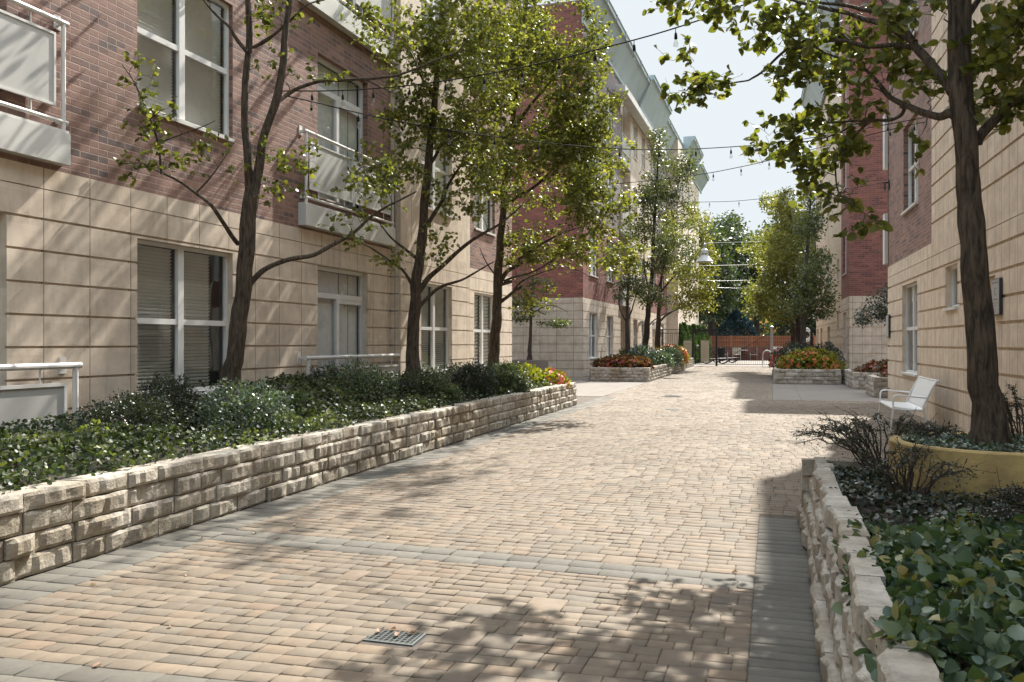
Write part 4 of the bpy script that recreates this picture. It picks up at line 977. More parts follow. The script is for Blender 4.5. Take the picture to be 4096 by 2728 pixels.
tree('tall upright tree rising to the string lights from the second left planter', G2, t6,
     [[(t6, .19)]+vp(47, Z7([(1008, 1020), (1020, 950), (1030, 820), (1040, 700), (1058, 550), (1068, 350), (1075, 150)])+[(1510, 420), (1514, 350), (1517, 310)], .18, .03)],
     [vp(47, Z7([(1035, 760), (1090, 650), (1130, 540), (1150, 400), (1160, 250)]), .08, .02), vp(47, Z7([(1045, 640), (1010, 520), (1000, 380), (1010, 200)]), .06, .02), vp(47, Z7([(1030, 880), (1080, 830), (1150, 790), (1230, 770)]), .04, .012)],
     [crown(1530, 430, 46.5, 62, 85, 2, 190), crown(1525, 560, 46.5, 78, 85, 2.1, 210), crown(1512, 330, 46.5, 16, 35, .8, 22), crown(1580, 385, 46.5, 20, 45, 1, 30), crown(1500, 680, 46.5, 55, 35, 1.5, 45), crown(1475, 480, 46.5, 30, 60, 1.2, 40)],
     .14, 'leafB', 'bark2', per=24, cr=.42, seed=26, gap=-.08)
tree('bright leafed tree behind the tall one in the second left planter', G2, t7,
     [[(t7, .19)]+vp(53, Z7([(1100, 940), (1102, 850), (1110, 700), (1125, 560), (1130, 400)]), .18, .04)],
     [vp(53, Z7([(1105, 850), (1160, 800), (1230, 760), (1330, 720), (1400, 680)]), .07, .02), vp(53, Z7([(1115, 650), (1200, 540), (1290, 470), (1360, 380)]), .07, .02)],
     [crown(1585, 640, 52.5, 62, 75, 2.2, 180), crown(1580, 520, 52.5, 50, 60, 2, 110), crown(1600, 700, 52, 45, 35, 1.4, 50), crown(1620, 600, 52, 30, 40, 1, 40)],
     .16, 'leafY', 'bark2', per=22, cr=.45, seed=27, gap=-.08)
# right planter trees
G3 = 'trees in the right flower planter'
for (u, Y, lab, mat, crs, sd_, tr) in (
    (1847, 37.5, 'dark shaded tree nearest in the right flower planter, crown against the stone wall', 'leafB',  # darker leaf colour carries the shade of the building
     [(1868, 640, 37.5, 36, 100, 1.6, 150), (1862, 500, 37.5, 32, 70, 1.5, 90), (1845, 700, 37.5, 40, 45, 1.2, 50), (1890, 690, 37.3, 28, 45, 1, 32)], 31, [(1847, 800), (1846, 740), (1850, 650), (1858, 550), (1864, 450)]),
    (1836, 44, 'sunlit middle tree of the right flower planter with pale green crown', 'leafY',  # brighter leaf colour carries the sunlight on this crown
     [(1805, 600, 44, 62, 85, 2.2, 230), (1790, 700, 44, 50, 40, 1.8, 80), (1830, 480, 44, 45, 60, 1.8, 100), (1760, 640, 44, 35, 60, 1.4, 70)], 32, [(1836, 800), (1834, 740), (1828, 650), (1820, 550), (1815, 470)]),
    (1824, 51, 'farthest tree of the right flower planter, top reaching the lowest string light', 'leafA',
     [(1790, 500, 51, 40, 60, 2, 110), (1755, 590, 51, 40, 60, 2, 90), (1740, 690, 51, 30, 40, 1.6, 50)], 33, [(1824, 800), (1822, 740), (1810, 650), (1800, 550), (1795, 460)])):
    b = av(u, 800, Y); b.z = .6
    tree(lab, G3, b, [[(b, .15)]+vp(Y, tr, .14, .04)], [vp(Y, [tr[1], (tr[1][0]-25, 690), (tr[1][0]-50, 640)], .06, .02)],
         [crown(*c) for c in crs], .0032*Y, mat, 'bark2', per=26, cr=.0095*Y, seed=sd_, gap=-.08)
# court tree on the right
b = av(2062, 860, 30.5); b.z = .6
tree('small purplish tree leaning out behind the right building corner', None, b, [[(b, .07)]+vp(30.5, [(2062, 800), (2058, 750), (2050, 710), (2040, 680)], .06, .02)],
     [vp(30.5, [(2055, 730), (2030, 720), (2000, 725), (1980, 735)], .025, .008), vp(30.5, [(2050, 710), (2030, 690), (2010, 680)], .025, .008)],
     [crown(2030, 710, 30.5, 40, 40, 1, 55), crown(2000, 725, 30.3, 30, 22, .7, 24), crown(1985, 738, 30.3, 18, 10, .4, 8), crown(2060, 680, 30.5, 40, 40, 1, 30)],
     .075, 'shrubD', 'bark2', per=30, cr=.25, seed=34, name='small_tree', gap=-.1)
# near right tree
Y = 6.9; bt = Vector((at(3950, 1750, 6.9).x, at(3950, 1750, 6.9).y, .80))
limbs = [vp(6.8, Z4([(1420, 640, 6.9), (1390, 590), (1300, 500), (1200, 380, 6.6), (1150, 330), (1100, 250), (1000, 120, 6.4), (920, 0), (880, -80), (800, -250)]), .042, .015),
         vp(6.5, Z4([(1140, 290), (1060, 250), (1000, 220), (850, 140), (700, 90), (500, 60), (300, 0, 6.2), (100, -60, 6.1)]), .028, .010),
         vp(6.5, Z4([(1000, 130), (900, 85), (800, 60), (650, 30), (520, 25), (400, 5)]), .022, .010),
         vp(6.4, Z4([(1160, 350), (1130, 322), (980, 320), (820, 330), (700, 290), (500, 270), (340, 290), (200, 390, 6.2), (80, 510), (0, 555)])+[(1720, 186, 6.1), (1677, 191, 6.1), (1637, 201, 6.1), (1600, 207, 6.1)], .022, .004),
         vp(6.3, Z4([(330, 290), (200, 210), (60, 170), (0, 130)]), .008, .003),
         vp(6.3, Z4([(700, 290), (600, 200), (520, 180), (450, 120)]), .010, .004),
         vp(6.8, Z4([(1430, 800, 6.9), (1385, 780), (1340, 822), (1290, 820), (1200, 790), (1120, 740), (1040, 710), (960, 670, 6.6), (920, 620), (870, 550), (810, 480, 6.5), (720, 440), (600, 400), (480, 350), (440, 300)]), .034, .006),
         vp(6.6, Z4([(1075, 725), (1070, 770), (1050, 805), (980, 835), (860, 830), (800, 870), (720, 960), (650, 1050), (590, 1100), (595, 1200), (610, 1350), (700, 1410), (800, 1490), (880, 1540)]), .016, .004),
         vp(6.5, Z4([(820, 850), (720, 870), (620, 930), (450, 980), (250, 1000), (80, 1130)]), .010, .003),
         vp(6.5, Z4([(860, 830), (700, 850), (550, 850), (400, 900), (280, 960)]), .010, .003),
         vp(6.9, Z4([(1560, 1000), (1575, 960), (1650, 880), (1750, 800), (1850, 700), (1909, 640), (2050, 500), (2150, 380)]), .042, .025),
         vp(6.9, Z4([(1480, 200), (1560, 60), (1650, -80), (1750, -250)]), .03, .01),
         vp(6.8, Z4([(940, 650), (850, 600), (760, 660), (690, 620)]), .006, .003)]
limbs = [[(remap(p)[0], r_*1.12) for p, r_ in pl] for pl in limbs]
tree('large near tree on the right rising from the yellow stained concrete ring', None, bt,
     [[(bt, .125)]+vp(Y, [(2262, 950), (2253, 850), (2243, 700), (2234, 600), (2230, 500), (2224, 400), (2218, 330), (2205, 250), (2198, 150), (2195, 50), (2190, -80), (2180, -350)], .118, .05),
      vp(Y, [(2230, 420), (2226, 330), (2221, 250), (2216, 150), (2214, 0), (2212, -200), (2220, -400)], .07, .04)],
     limbs,
     [(remap(c_)[0], a_*1.2, b_*1.3, d_*1.25, n_) for c_, a_, b_, d_, n_ in [crown(1640, 195, 6.1, 60, 40, .22, 16), crown(1575, 130, 6.1, 50, 15, .2, 5), crown(1590, 215, 6.1, 60, 18, .2, 8), crown(1640, 15, 6.2, 120, 25, .3, 22), crown(1560, 10, 6.2, 70, 18, .2, 8), crown(1790, 50, 6.3, 100, 45, .35, 34), crown(1900, 90, 6.5, 110, 80, .5, 40),
      crown(1820, 150, 6.3, 80, 50, .3, 24), crown(2030, 160, 6.6, 80, 60, .4, 20), crown(1930, 190, 6.5, 50, 35, .3, 12), crown(2000, 240, 6.6, 60, 30, .3, 10), crown(1840, 285, 6.4, 90, 22, .3, 20), crown(1790, 350, 6.4, 70, 22, .3, 14), crown(1890, 350, 6.4, 70, 45, .35, 28),
      crown(1870, 410, 6.4, 40, 40, .25, 10), crown(1930, 430, 6.5, 45, 45, .25, 8), crown(1990, 510, 6.5, 35, 12, .2, 4), crown(2150, 180, 6.9, 25, 50, .25, 6), crown(2290, 160, 6.9, 55, 110, .5, 44), crown(2340, 60, 6.8, 40, 80, .4, 26),
      crown(2330, 250, 6.9, 40, 35, .3, 12), crown(2120, 30, 6.7, 80, 50, .4, 12), crown(2120, 330, 6.7, 12, 20, .1, 2), crown(2270, 270, 7, 30, 20, .2, 4), crown(1900, -150, 6.5, 330, 110, 1.2, 75), crown(2250, -200, 6.9, 200, 160, 1.3, 70)]],
     .086, 'leafN', per=8, cr=.22, seed=35, tpl='6', gap=-.4, twig=.0035, wiggle=.07, trunk_n=22)

# far woodland trees
for i, (vx, vyb, Y, crs, mat) in enumerate((
    (1635, 780, 88, [(1620, 640, 88, 55, 110, 5, 200), (1600, 560, 88, 40, 50, 4, 60)], 'leafF'),
    (1690, 780, 97, [(1680, 590, 97, 55, 95, 6, 230), (1655, 700, 97, 50, 60, 4, 70)], 'leafF'),
    (1740, 780, 104, [(1745, 610, 104, 50, 80, 6, 180), (1720, 700, 104, 40, 60, 4, 60)], 'leafF'),
    (1800, 780, 100, [(1810, 570, 100, 55, 120, 6, 220)], 'leafF'),
    (1870, 780, 92, [(1880, 620, 92, 60, 110, 5, 180), (1850, 740, 92, 60, 40, 4, 60)], 'leafF'))):
    b = av(vx, vyb, Y); b.z = 0
    tree(['tall tree left of the woodland beyond the pool, beside the stone wall', 'woodland tree beyond the pool with its crown highest at the centre left', 'woodland tree beyond the pool in the middle of the gap', 'woodland tree beyond the pool partly behind the lit right tree', 'woodland tree beyond the pool at the far right wall'][i], 'woodland trees beyond the pool', b,
         [[(b, .38)]+vp(Y, [(vx, 740), (vx-3, 650), (crs[0][0], 540)], .34, .1)], [vp(Y, [(vx, 720), (vx-25, 640), (vx-40, 580)], .2, .06)],
         [crown(*c) for c in crs], .42, mat, 'bark2', per=30, cr=1.15, seed=40+i, name='woodland_tree', gap=-.1, step=.9, twig=.03)
def leaf_blob(C, r, n, out=1.0, flat=1):
    g = rand_dirs(n); rad = RNG.random((n, 1))**.4
    return np.array(C)+g*rad*np.array(r), g
# far dark thicket
RNG = np.random.default_rng(77)
n = 26000; Cc = np.column_stack([RNG.uniform(-36, 40, n), RNG.uniform(112, 126, n), RNG.uniform(0, 15, n)**1.0])
hh = np.array([10.5+4.5*noise.noise(Vector((x*.12, 3, 0)))+2*noise.noise(Vector((x*.5, 9, 0))) for x in Cc[:, 0]]); Cc = Cc[Cc[:, 2] < hh]
reg(leaf_mesh('thicket', Cc, rand_dirs(len(Cc)), rand_dirs(len(Cc), .5), RNG.uniform(.5, .95, len(Cc)), M['leafF'], None, '4'), 'dark mass of woodland closing the view beyond the pool', 'woodland', kind='stuff')
m = MB(); m.box(ST, -60, 60, 132, 140, -1, 9.5); 
# conifers
def conifer(label, base, h, r, mat, n, sz, cat, name, group=None, shape='col', seed=5):
    global RNG; RNG = np.random.default_rng(seed)
    root = empty(name, base, label, cat, group)
    m = MB(); m.tube([base, base+Vector((0, 0, h*.95))], [r*.14, .02], 7); m.build('trunk', M['bark2'], root)
    t = RNG.random(n)**(.85 if shape == 'col' else 1.25); th = RNG.random(n)*2*np.pi
    if shape == 'col': rad = r*np.minimum(1, (1-t)*2.2+.05)*np.minimum(1, .75+t*2)
    else: rad = r*(1-t)**.75
    rad = rad*(.72+.28*RNG.random(n))*(1+.16*np.sin(th*5+t*9))
    C = np.column_stack([base[0]+rad*np.cos(th), base[1]+rad*np.sin(th), base[2]+t*h])
    D = np.column_stack([np.cos(th)*.6, np.sin(th)*.6, np.full(n, .9 if shape == 'col' else .2)])+RNG.normal(size=(n, 3))*.3
    leaf_mesh('foliage', C, D, rand_dirs(n), sz*RNG.uniform(.6, 1.3, n), M[mat], root, '4')
for i, (vx, Y, top) in enumerate(((1562, 66, 748), (1572, 67.2, 745), (1583, 68.5, 752), (1594, 70, 749), (1605, 71.5, 751), (1616, 73, 754))):
    b = av(vx, 800, Y); b.z = 0; h = EYE+(HZ-top*1.7401)/F*Y
    conifer(['first upright evergreen of the hedge beyond the fence, beside the building', 'second evergreen from the left in the hedge beyond the fence', 'third evergreen from the left in the hedge beyond the fence', 'fourth evergreen of the hedge, just left of the gate frame', 'fifth evergreen of the hedge, seen through the gate', 'last evergreen of the hedge at the right, seen through the gate'][i],
            b, h, .62, 'conifer', 2600, .20, 'evergreen', 'arborvitae', 'clipped evergreens beyond the fence', seed=60+i)
b = av(1692, 800, 90); b.z = 0; conifer('blue green spruce behind the brick pool wall', b, 5.0, 3.6, 'spruce', 9000, .26, 'spruce', 'spruce_tree', shape='cone', seed=70)
b = av(1862, 800, 93); b.z = 0; conifer('blue green spruce at the right beyond the life ring', b, 5.2, 2.2, 'spruce', 4500, .26, 'spruce', 'spruce_tree', shape='cone', seed=71)

# ------------------------------------------------------------------ ground cover and shrubs
def cover(label, xr, yr, zfun, dens, size, mat, seed, tpl='6', layers=1.0, up=.9, parent=None, mask=None, name='ground_cover', thick=.12):
    global RNG; RNG = np.random.default_rng(seed)
    n = int((xr[1]-xr[0])*(yr[1]-yr[0])*dens)
    x = RNG.uniform(*xr, n); y = RNG.uniform(*yr, n)
    if mask is not None: k = np.array([mask(a, b) for a, b in zip(x, y)]); x, y = x[k], y[k]
    z = np.array([zfun(a, b) for a, b in zip(x, y)])-thick*RNG.random(len(x))**1.5
    n = len(x); C = np.column_stack([x, y, z]); D = rand_dirs(n, up=.35, flat=.5)
    U = rand_dirs(n, up=up*1.6, flat=.6)
    o = leaf_mesh(name, C, D, U, size*RNG.uniform(.55, 1.25, n), M[mat], parent, tpl)
    return reg(o, label, 'ground cover', kind='stuff')
nz2 = lambda x, y, s, o=0: noise.noise(Vector((x*s, y*s, o)))
def inpot(x, y, c, r): return (x-c[0])**2+(y-c[1])**2 < r*r
def zR(x, y): return .63-.10*min(1, max(0, y-4.6))+.13*nz2(x, y, 2.2)+.10*nz2(x, y, 6)-.10*max(0, .55-x)/.2+.10*min(1, max(0, x-.5))
def mR(x, y): return not inpot(x, y, (pT.x, pT.y), .86) and not (y > 5.5 and x < .95+.3*nz2(x, y, 2)) and x > .36+.10*nz2(y, 2, 3)
cover('broad glossy leaved wintercreeper filling the bottom right planter', (.34, 3.1), (1.2, 5.5), zR, 2100, .058, 'ivy', 81, mask=mR, thick=.26, up=.45)
cover('darker trailing ground cover around the concrete ring', (.42, 3.1), (5.2, 8.15), lambda x, y: .55+.06*nz2(x, y, 3), 1300, .042, 'shrubD', 82, mask=lambda x, y: not inpot(x, y, (pT.x, pT.y), .80) and nz2(x, y, 1.5, 4) > -.45, thick=.14)
cover('small bluish leaves covering the soil inside the concrete ring', (pT.x-.7, pT.x+.7), (pT.y-.7, pT.y+.7), lambda x, y: .86+.03*nz2(x, y, 5), 900, .035, 'shrubG', 83, mask=lambda x, y: inpot(x, y, (pT.x, pT.y), .68), thick=.06)
def zL(x, y): return .70+.13*nz2(x, y, 1.1)+.11*nz2(x, y, 3.3)+(.10+.22*min(1, max(0, (y-8.5)/2)))*min(1, max(0, -5.6-x))-.14*max(0, x+5.28)/.2
def mL(x, y): return not any(inpot(x, y, c, .7) for c in treeL.values())
cover('glossy green ivy spilling along the near part of the left planter', (-7.9, -5.12), (3.0, 9.5), zL, 1000, .044, 'ivyL', 84, mask=mL, thick=.22, up=.5)
M['ivyY'] = leafmat('pale_ivy_leaf', [(0, (.10, .125, .055)), (.5, (.17, .19, .085)), (1, (.28, .28, .15))], .3, .45, spec=.35)
cover('patches of pale new ivy leaves in the near part of the left planter', (-7.0, -5.14), (3.4, 13.0), lambda x, y: zL(x, y)+.03, 800, .042, 'ivyY', 88, mask=lambda x, y: mL(x, y) and nz2(x, y, .9, 7)+.35*nz2(x, y, 3, 2) > .22, thick=.10, up=.5)
cover('darker evergreen ground cover along the middle of the left planter', (-7.9, -5.12), (9.5, 13.5), lambda x, y: zL(x, y)+.05, 760, .048, 'shrubM', 85, mask=mL, thick=.2)
cover('lighter leafy ground cover along the far part of the left planter', (-7.9, -5.10), (13.5, 22.0), zL, 330, .055, 'ivyL', 86, mask=mL, thick=.2, tpl='4')
def shrub(label, c, r, n, size, mat, seed, sprigs=20, group=None, name='shrub', tpl='4', zbase=None, twigc='twig', arch=False, cat='shrub', spr_n=26):
    """leafy mound: leaves on a broken shell plus sprigs that stick out"""
    global RNG; RNG = np.random.default_rng(seed); rnd = random.Random(seed)
    zb = zbase if zbase is not None else c.z-r[2]
    root = empty(name, (c.x, c.y, zb), label, cat, group)
    m = MB(); C = []; D = []
    g = rand_dirs(n*2); rad = .45+.55*RNG.random(len(g))**.5
    bump = np.array([1+.28*noise.noise(Vector(q)*2.6+Vector((seed, 0, 0)))+.14*noise.noise(Vector(q)*6) for q in g])
    P = g*(rad*bump)[:, None]*np.array(r)+np.array(c)
    keep = (P[:, 2] > zb-.05)&(np.array([noise.noise(Vector(q)*3.4+Vector((3, seed, 1))) for q in P]) > -.32); P = P[keep][:n]; g = g[keep][:n]
    C = [P]; D = [g*.8+RNG.normal(size=g.shape)*.7+np.array([0, 0, .2])]
    for k in range(sprigs):
        a = rnd.random()*2*math.pi; b0 = Vector((c.x+math.cos(a)*r[0]*.25*rnd.random(), c.y+math.sin(a)*r[1]*.25*rnd.random(), zb+.02))
        el = rnd.uniform(.25, 1.3); tip = Vector((c.x+math.cos(a)*r[0]*math.cos(el)*1.2, c.y+math.sin(a)*r[1]*math.cos(el)*1.2, c.z+r[2]*math.sin(el)*rnd.uniform(1.0, 1.32)))
        pl = []
        for i in range(9):
            t = i/8; q = b0.lerp(tip, t); q.z += math.sin(t*math.pi)*(r[2]*.45 if arch else r[2]*.18); q += Vector((rnd.gauss(0, 1), rnd.gauss(0, 1), rnd.gauss(0, 1)))*.012; pl.append(q)
        m.tube(pl, [.006*(1-t/9)+.0015 for t in range(9)], 4, caps=False)
        L_ = (tip-b0).length; nn = int(spr_n*L_/.5)
        tt = RNG.uniform(.3, 1.0, nn); idx = np.clip(tt*8, 0, 7.99); i0 = idx.astype(int); fr_ = idx-i0
        A = np.array([tuple(p) for p in pl]); Q = A[i0]*(1-fr_)[:, None]+A[i0+1]*fr_[:, None]+RNG.normal(size=(nn, 3))*size*.5
        C.append(Q); D.append(RNG.normal(size=(nn, 3))+np.array([0, 0, .4]))
        if arch:
            for s_ in range(4):
                i = rnd.randint(3, 7); q0 = pl[i]; q1 = q0+Vector((rnd.gauss(0, .08), rnd.gauss(0, .08), rnd.gauss(.03, .06)))
                m.tube([q0, q1], [.003, .0012], 3, caps=False); nn = 10
                tt = RNG.random(nn)[:, None]; C.append(np.array(q0)*(1-tt)+np.array(q1)*tt+RNG.normal(size=(nn, 3))*size*.3); D.append(RNG.normal(size=(nn, 3)))
    m.build('stems', M[twigc], root)
    C = np.vstack(C); D = np.vstack(D)
    leaf_mesh('foliage', C, D, rand_dirs(len(C), up=.9), size*RNG.uniform(.6, 1.2, len(C)), M[mat], root, tpl)
    return root
GS = 'shrubs in the long left planter'
for i, (vx, vy, Y, rx, rz, n, size, mat, lab, sp) in enumerate((
    (300, 960, 9.4, 62, 38, 2600, .026, 'shrubD', 'dark fine leaved shrub beside the near mesh railing', 40),
    (385, 935, 10.0, 62, 50, 3000, .026, 'shrubD', 'dark twiggy shrub with upright sprigs under the wide ground floor window', 46),
    (480, 965, 10.4, 55, 38, 2200, .030, 'shrubM', 'pale speckled shrub left of the first tree trunk', 22),
    (570, 965, 11.0, 55, 34, 2200, .038, 'shrubG', 'light grey green shrub at the foot of the first tree', 12),
    (665, 955, 11.6, 60, 40, 2600, .040, 'ivy', 'bluish green mound right of the first tree', 14),
    (750, 905, 13.6, 42, 42, 500, .026, 'shrubD', 'bare arching cotoneaster before the white patio railing', 30),
    (810, 915, 14.2, 45, 38, 1300, .028, 'shrubD', 'fine twiggy shrub right of the arching one by the patio railing', 34),
    (900, 925, 14.4, 60, 36, 3000, .04, 'shrubD', 'dark broad mound hiding the second tree ring', 14),
    (1000, 925, 15.2, 60, 34, 3200, .04, 'ivy', 'dark green mound right of the second tree', 14),
    (1090, 880, 17.2, 50, 32, 2400, .04, 'shrubD', 'dark shrub under the bay window by the third tree', 18),
    (1160, 900, 18.4, 50, 26, 2400, .045, 'shrubM', 'low green mound before the third tree', 8))):
    c = av(vx, vy, Y); k = 1.7401/F*Y; c.z = max(c.z, .62)
    shrub(lab, c, (rx*k*1.08, max(.35, rx*k*.75), rz*k*1.4), int(n*2.1), size, mat, 90+i, sp, GS, zbase=.52, arch=(i == 5))
for i, (px, py, r, n, lab, sp) in enumerate(((.95, 8.1, (.75, .45, .30), 1100, 'arching dark cotoneaster at the far corner of the right planter', 60), (1.85, 5.6, (.75, .4, .18), 900, 'dark cotoneaster arching before the concrete ring', 46), (2.1, 8.2, (.45, .3, .5), 400, 'small upright cotoneaster sprigs behind the concrete ring', 22), (.95, 6.8, (.4, .5, .22), 700, 'low dark twiggy shrub beside the right planter edge', 22), (3.1, 7.6, (.5, .5, .55), 1200, 'green fine leaved shrub right of the near tree trunk', 26))):
    shrub(lab, Vector((px, py, .55+r[2]*.35)), r, n if i != 0 else 500, .017 if i < 4 else .024, 'shrubD' if i < 4 else 'shrubM', 110+i, sp, 'cotoneasters in the right planter', zbase=.5, arch=True, tpl='4', spr_n=60)
for i, (x, y, rr, hz_, mat, lab) in enumerate(((-6.6, 7.6, .55, .26, 'shrubD', 'dark mounded shrub nearest the camera in the long left planter'), (-5.9, 8.6, .5, .34, 'shrubG', 'low pale green shrub behind the near ivy of the long left planter'), (-6.3, 12.2, .62, .46, 'ivy', 'rounded dark green shrub between the first and second left trees'), (-5.9, 13.7, .5, .34, 'shrubM', 'light green shrub near the wall edge before the second left tree'),
    (-6.0, 16.3, .62, .42, 'shrubD', 'dark shrub at the wall edge beside the second left tree'), (-5.9, 18.2, .55, .36, 'ivy', 'green shrub at the wall edge between the second and third left trees'), (-6.1, 19.6, .5, .36, 'shrubM', 'bushy shrub just before the yellow coleus'))):
    shrub(lab, Vector((x, y, .72+hz_*.35)), (rr, rr*1.15, hz_), 3600, .04 if mat != 'shrubD' else .03, mat, 170+i, 16, GS, zbase=.52)
GS2 = 'shrubs in the second left planter'
for i, (vx, vy, Y, rx, rz, n, mat, lab) in enumerate(((1475, 820, 42, 28, 24, 1800, 'shrubG', 'silvery shrub behind the slim forked tree'), (1510, 835, 43.5, 36, 28, 2600, 'shrubG', 'largest silvery green shrub of the second left planter'), (1540, 825, 46, 28, 24, 1800, 'shrubG', 'grey green shrub next to the coral flowers'), (1445, 818, 44, 20, 14, 900, 'shrubM', 'small shrub beneath the ground floor windows of the far left block'))):
    c = av(vx, vy, Y); k = 1.7401/F*Y; shrub(lab, c, (rx*k, 1.0, rz*k), n, .11, mat, 130+i, 24, GS2, zbase=.5, spr_n=12)
def flowers(label, c, r, nl, nf, lmat, fmat, seed, ls=.09, fs=.06, group='flower beds in the planters', zb=.52, gr=None):
    global RNG; RNG = np.random.default_rng(seed); root = empty('flower_bed', (c.x, c.y, zb), label, 'flowers', group)
    def shell(n, lo):
        g = rand_dirs(n*3); g[:, 2] = abs(g[:, 2]); b = np.array([1+.22*noise.noise(Vector(q)*3+Vector((seed, 0, 0))) for q in g]); P = g*(b*(lo+(1-lo)*RNG.random(len(g))**.5))[:, None]*np.array(r)+np.array((c.x, c.y, zb)); return P[:n], g[:n]
    P, g = shell(nl, .7); leaf_mesh('foliage', P, g+RNG.normal(size=g.shape)*.6, rand_dirs(len(P), up=.8), ls*RNG.uniform(.6, 1.2, len(P)), M[lmat], root, '6')
    P, g = shell(nf, .97); P = P+g*.02; C = []; D = []; U = []
    for p, q in zip(P, g):
        t = Vector(q).normalized(); a = t.orthogonal().normalized(); b = t.cross(a)
        for k in range(5):
            th = 2*math.pi*k/5+random.random()*.4; C.append(tuple(p)); D.append(tuple(a*math.cos(th)+b*math.sin(th)+t*.3)); U.append(tuple(t))
    leaf_mesh('blossoms', np.array(C), np.array(D), np.array(U), fs*RNG.uniform(.7, 1.2, len(C)), M[fmat], root, '4')
    return root
c = Vector((-6.3, 21.0, .6)); flowers('yellow green coleus at the far end of the long left planter', c, (1.0, .95, .50), 1400, 4, 'yelleaf', 'flower', 150, ls=.11)
c = Vector((-5.55, 21.5, .6)); flowers('coral flowers on the far corner of the long left planter', c, (.5, .7, .40), 500, 170, 'yelleaf', 'flower', 151, fs=.06)
flowers('dark leaved red flowers across the front of the second left planter', Vector((-6.3, 37.2, 0)), (1.35, .9, .55), 2200, 90, 'redleaf', 'flowerR', 152, ls=.12, fs=.085)
flowers('coral flowers spilling at the end of the second left planter', Vector((-5.9, 51.3, 0)), (1.0, 2.4, .95), 1400, 500, 'yelleaf', 'flower', 153, ls=.14, fs=.11)
flowers('coral flowers in the small planter by the gate', Vector((-6.0, 56.2, 0)), (.8, 2, .85), 900, 300, 'yelleaf', 'flower', 154, ls=.14, fs=.11)
flowers('orange and yellow green flower mound in the right planter', Vector((1.45, 37.2, 0)), (1.25, .95, .85), 2200, 260, 'yelleaf', 'flowerO', 155, ls=.13, fs=.09)
flowers('pink red flowers at the left edge of the right planter', Vector((.35, 42, 0)), (.45, 2.4, .85), 700, 160, 'redleaf', 'flower', 156, ls=.12, fs=.10)
flowers('dark red flowers in the planter against the red brick corner', Vector((4.3, 33.6, 0)), (1.4, .9, .5), 1500, 150, 'redleaf', 'flowerR', 157, ls=.10, fs=.07)
flowers('red flowers in the shaded planter behind the building corner', Vector((4.0, 28.7, 0)), (.9, .7, .3), 500, 60, 'redleaf', 'flowerR', 158, ls=.08, fs=.06)
shrub('dark spreading yew mound left in the right flower planter', Vector((.95, 39.5, 1.0)), (.95, 1.3, .65), 2600, .09, 'shrubD', 160, 14, 'yews in the right flower planter', zbase=.5)
shrub('dark spreading yew mound right in the right flower planter', Vector((2.0, 39.6, 1.0)), (.95, 1.3, .6), 2600, .09, 'shrubD', 161, 14, 'yews in the right flower planter', zbase=.5)

# fallen leaves
rnd = random.Random(5); spots = [(-3.95, 5.05), (-3.35, 4.15), (-4.35, 5.2), (-4.4, 4.7), (-3.1, 6.6), (-4.6, 6.1), (-2.14, 4.40), (-2.02, 4.37), (-1.98, 4.43), (-2.1, 4.47), (-2.8, 7.3), (-1.4, 5.4), (-.8, 7.6), (-4.2, 8.4), (-3.3, 3.5), (-3.9, 3.3)]
spots += [(rnd.uniform(-4.9, -3.9), rnd.uniform(5, 16)) for _ in range(14)]+[(rnd.uniform(-3.5, .1), rnd.uniform(4.3, 11)) for _ in range(8)]
for i, (x, y) in enumerate(spots):
    s_ = rnd.uniform(.03, .05); a = rnd.random()*6.3; m = MB()
    pts = [(0, 0, .004), (-.36, .3, .014), (-.27, .75, .022), (0, 1.05, .006), (.27, .72, .018), (.36, .3, .016)]
    P = [(x+(p[0]*math.cos(a)-p[1]*math.sin(a))*s_, y+(p[0]*math.sin(a)+p[1]*math.cos(a))*s_, p[2]*.8+.002) for p in pts]
    m.face([P[0], P[1], P[2], P[3]]); m.face([P[0], P[3], P[4], P[5]]); o = m.build('fallen_leaf', M['dead'])
    reg(o, 'small dry curled leaf lying on the near paving' if not 6 <= i <= 9 else 'small dry curled leaf caught on the drain grate', 'leaf', 'fallen dry leaves' if not 6 <= i <= 9 else 'dry leaves on the drain grate')

# ------------------------------------------------------------------ bench
def rotp(c, ang):
    return Fr((c[0], c[1]), (math.cos(ang), math.sin(ang)), (-math.sin(ang), math.cos(ang)))
bx = at(3563, 1720, 16.1); bx2 = at(3507, 1680, 18.2)
dv = Vector((bx2.x-bx.x, bx2.y-bx.y)).normalized(); Lb = 2.0
fb = Fr((bx.x, bx.y), (dv.x, dv.y), (dv.y, -dv.x))   # a along bench, o towards the wall
bn = empty('bench', (bx.x, bx.y, 0), 'white metal bench with sling seat against the tan stone wall', 'bench')
def curve(pts): 
    pl = smooth_pl([(Vector(p), 1) for p in pts], 2); return [p for p, _ in pl]
for a in (.02, Lb-.02):
    m = MB()
    m.tube(curve([fb.p(a, .0, 0), fb.p(a, .03, .25), fb.p(a, .05, .42), fb.p(a, .04, .55), fb.p(a, .06, .645), fb.p(a, .16, .665), fb.p(a, .45, .63), fb.p(a, .62, .62)]), .016, 8)
    m.build('arm', M['bench'], bn, smooth=True)
    m = MB(); m.tube(curve([fb.p(a, .70, 0), fb.p(a, .62, .2), fb.p(a, .55, .40), fb.p(a, .58, .50), fb.p(a, .78, .93), fb.p(a, .84, .95)]), .017, 8); m.build('leg', M['bench'], bn, smooth=True)
    m = MB(); m.tube([fb.p(a, .045, .40), fb.p(a, .3, .385), fb.p(a, .56, .385)], .02, 8); m.box(fb, a-.012, a+.012, .25, .36, .33, .38); m.build('side_rail', M['bench'], bn, smooth=False)
m = MB()
prof = [(.03, .425), (.06, .44), (.30, .415), (.52, .40), (.575, .42)]
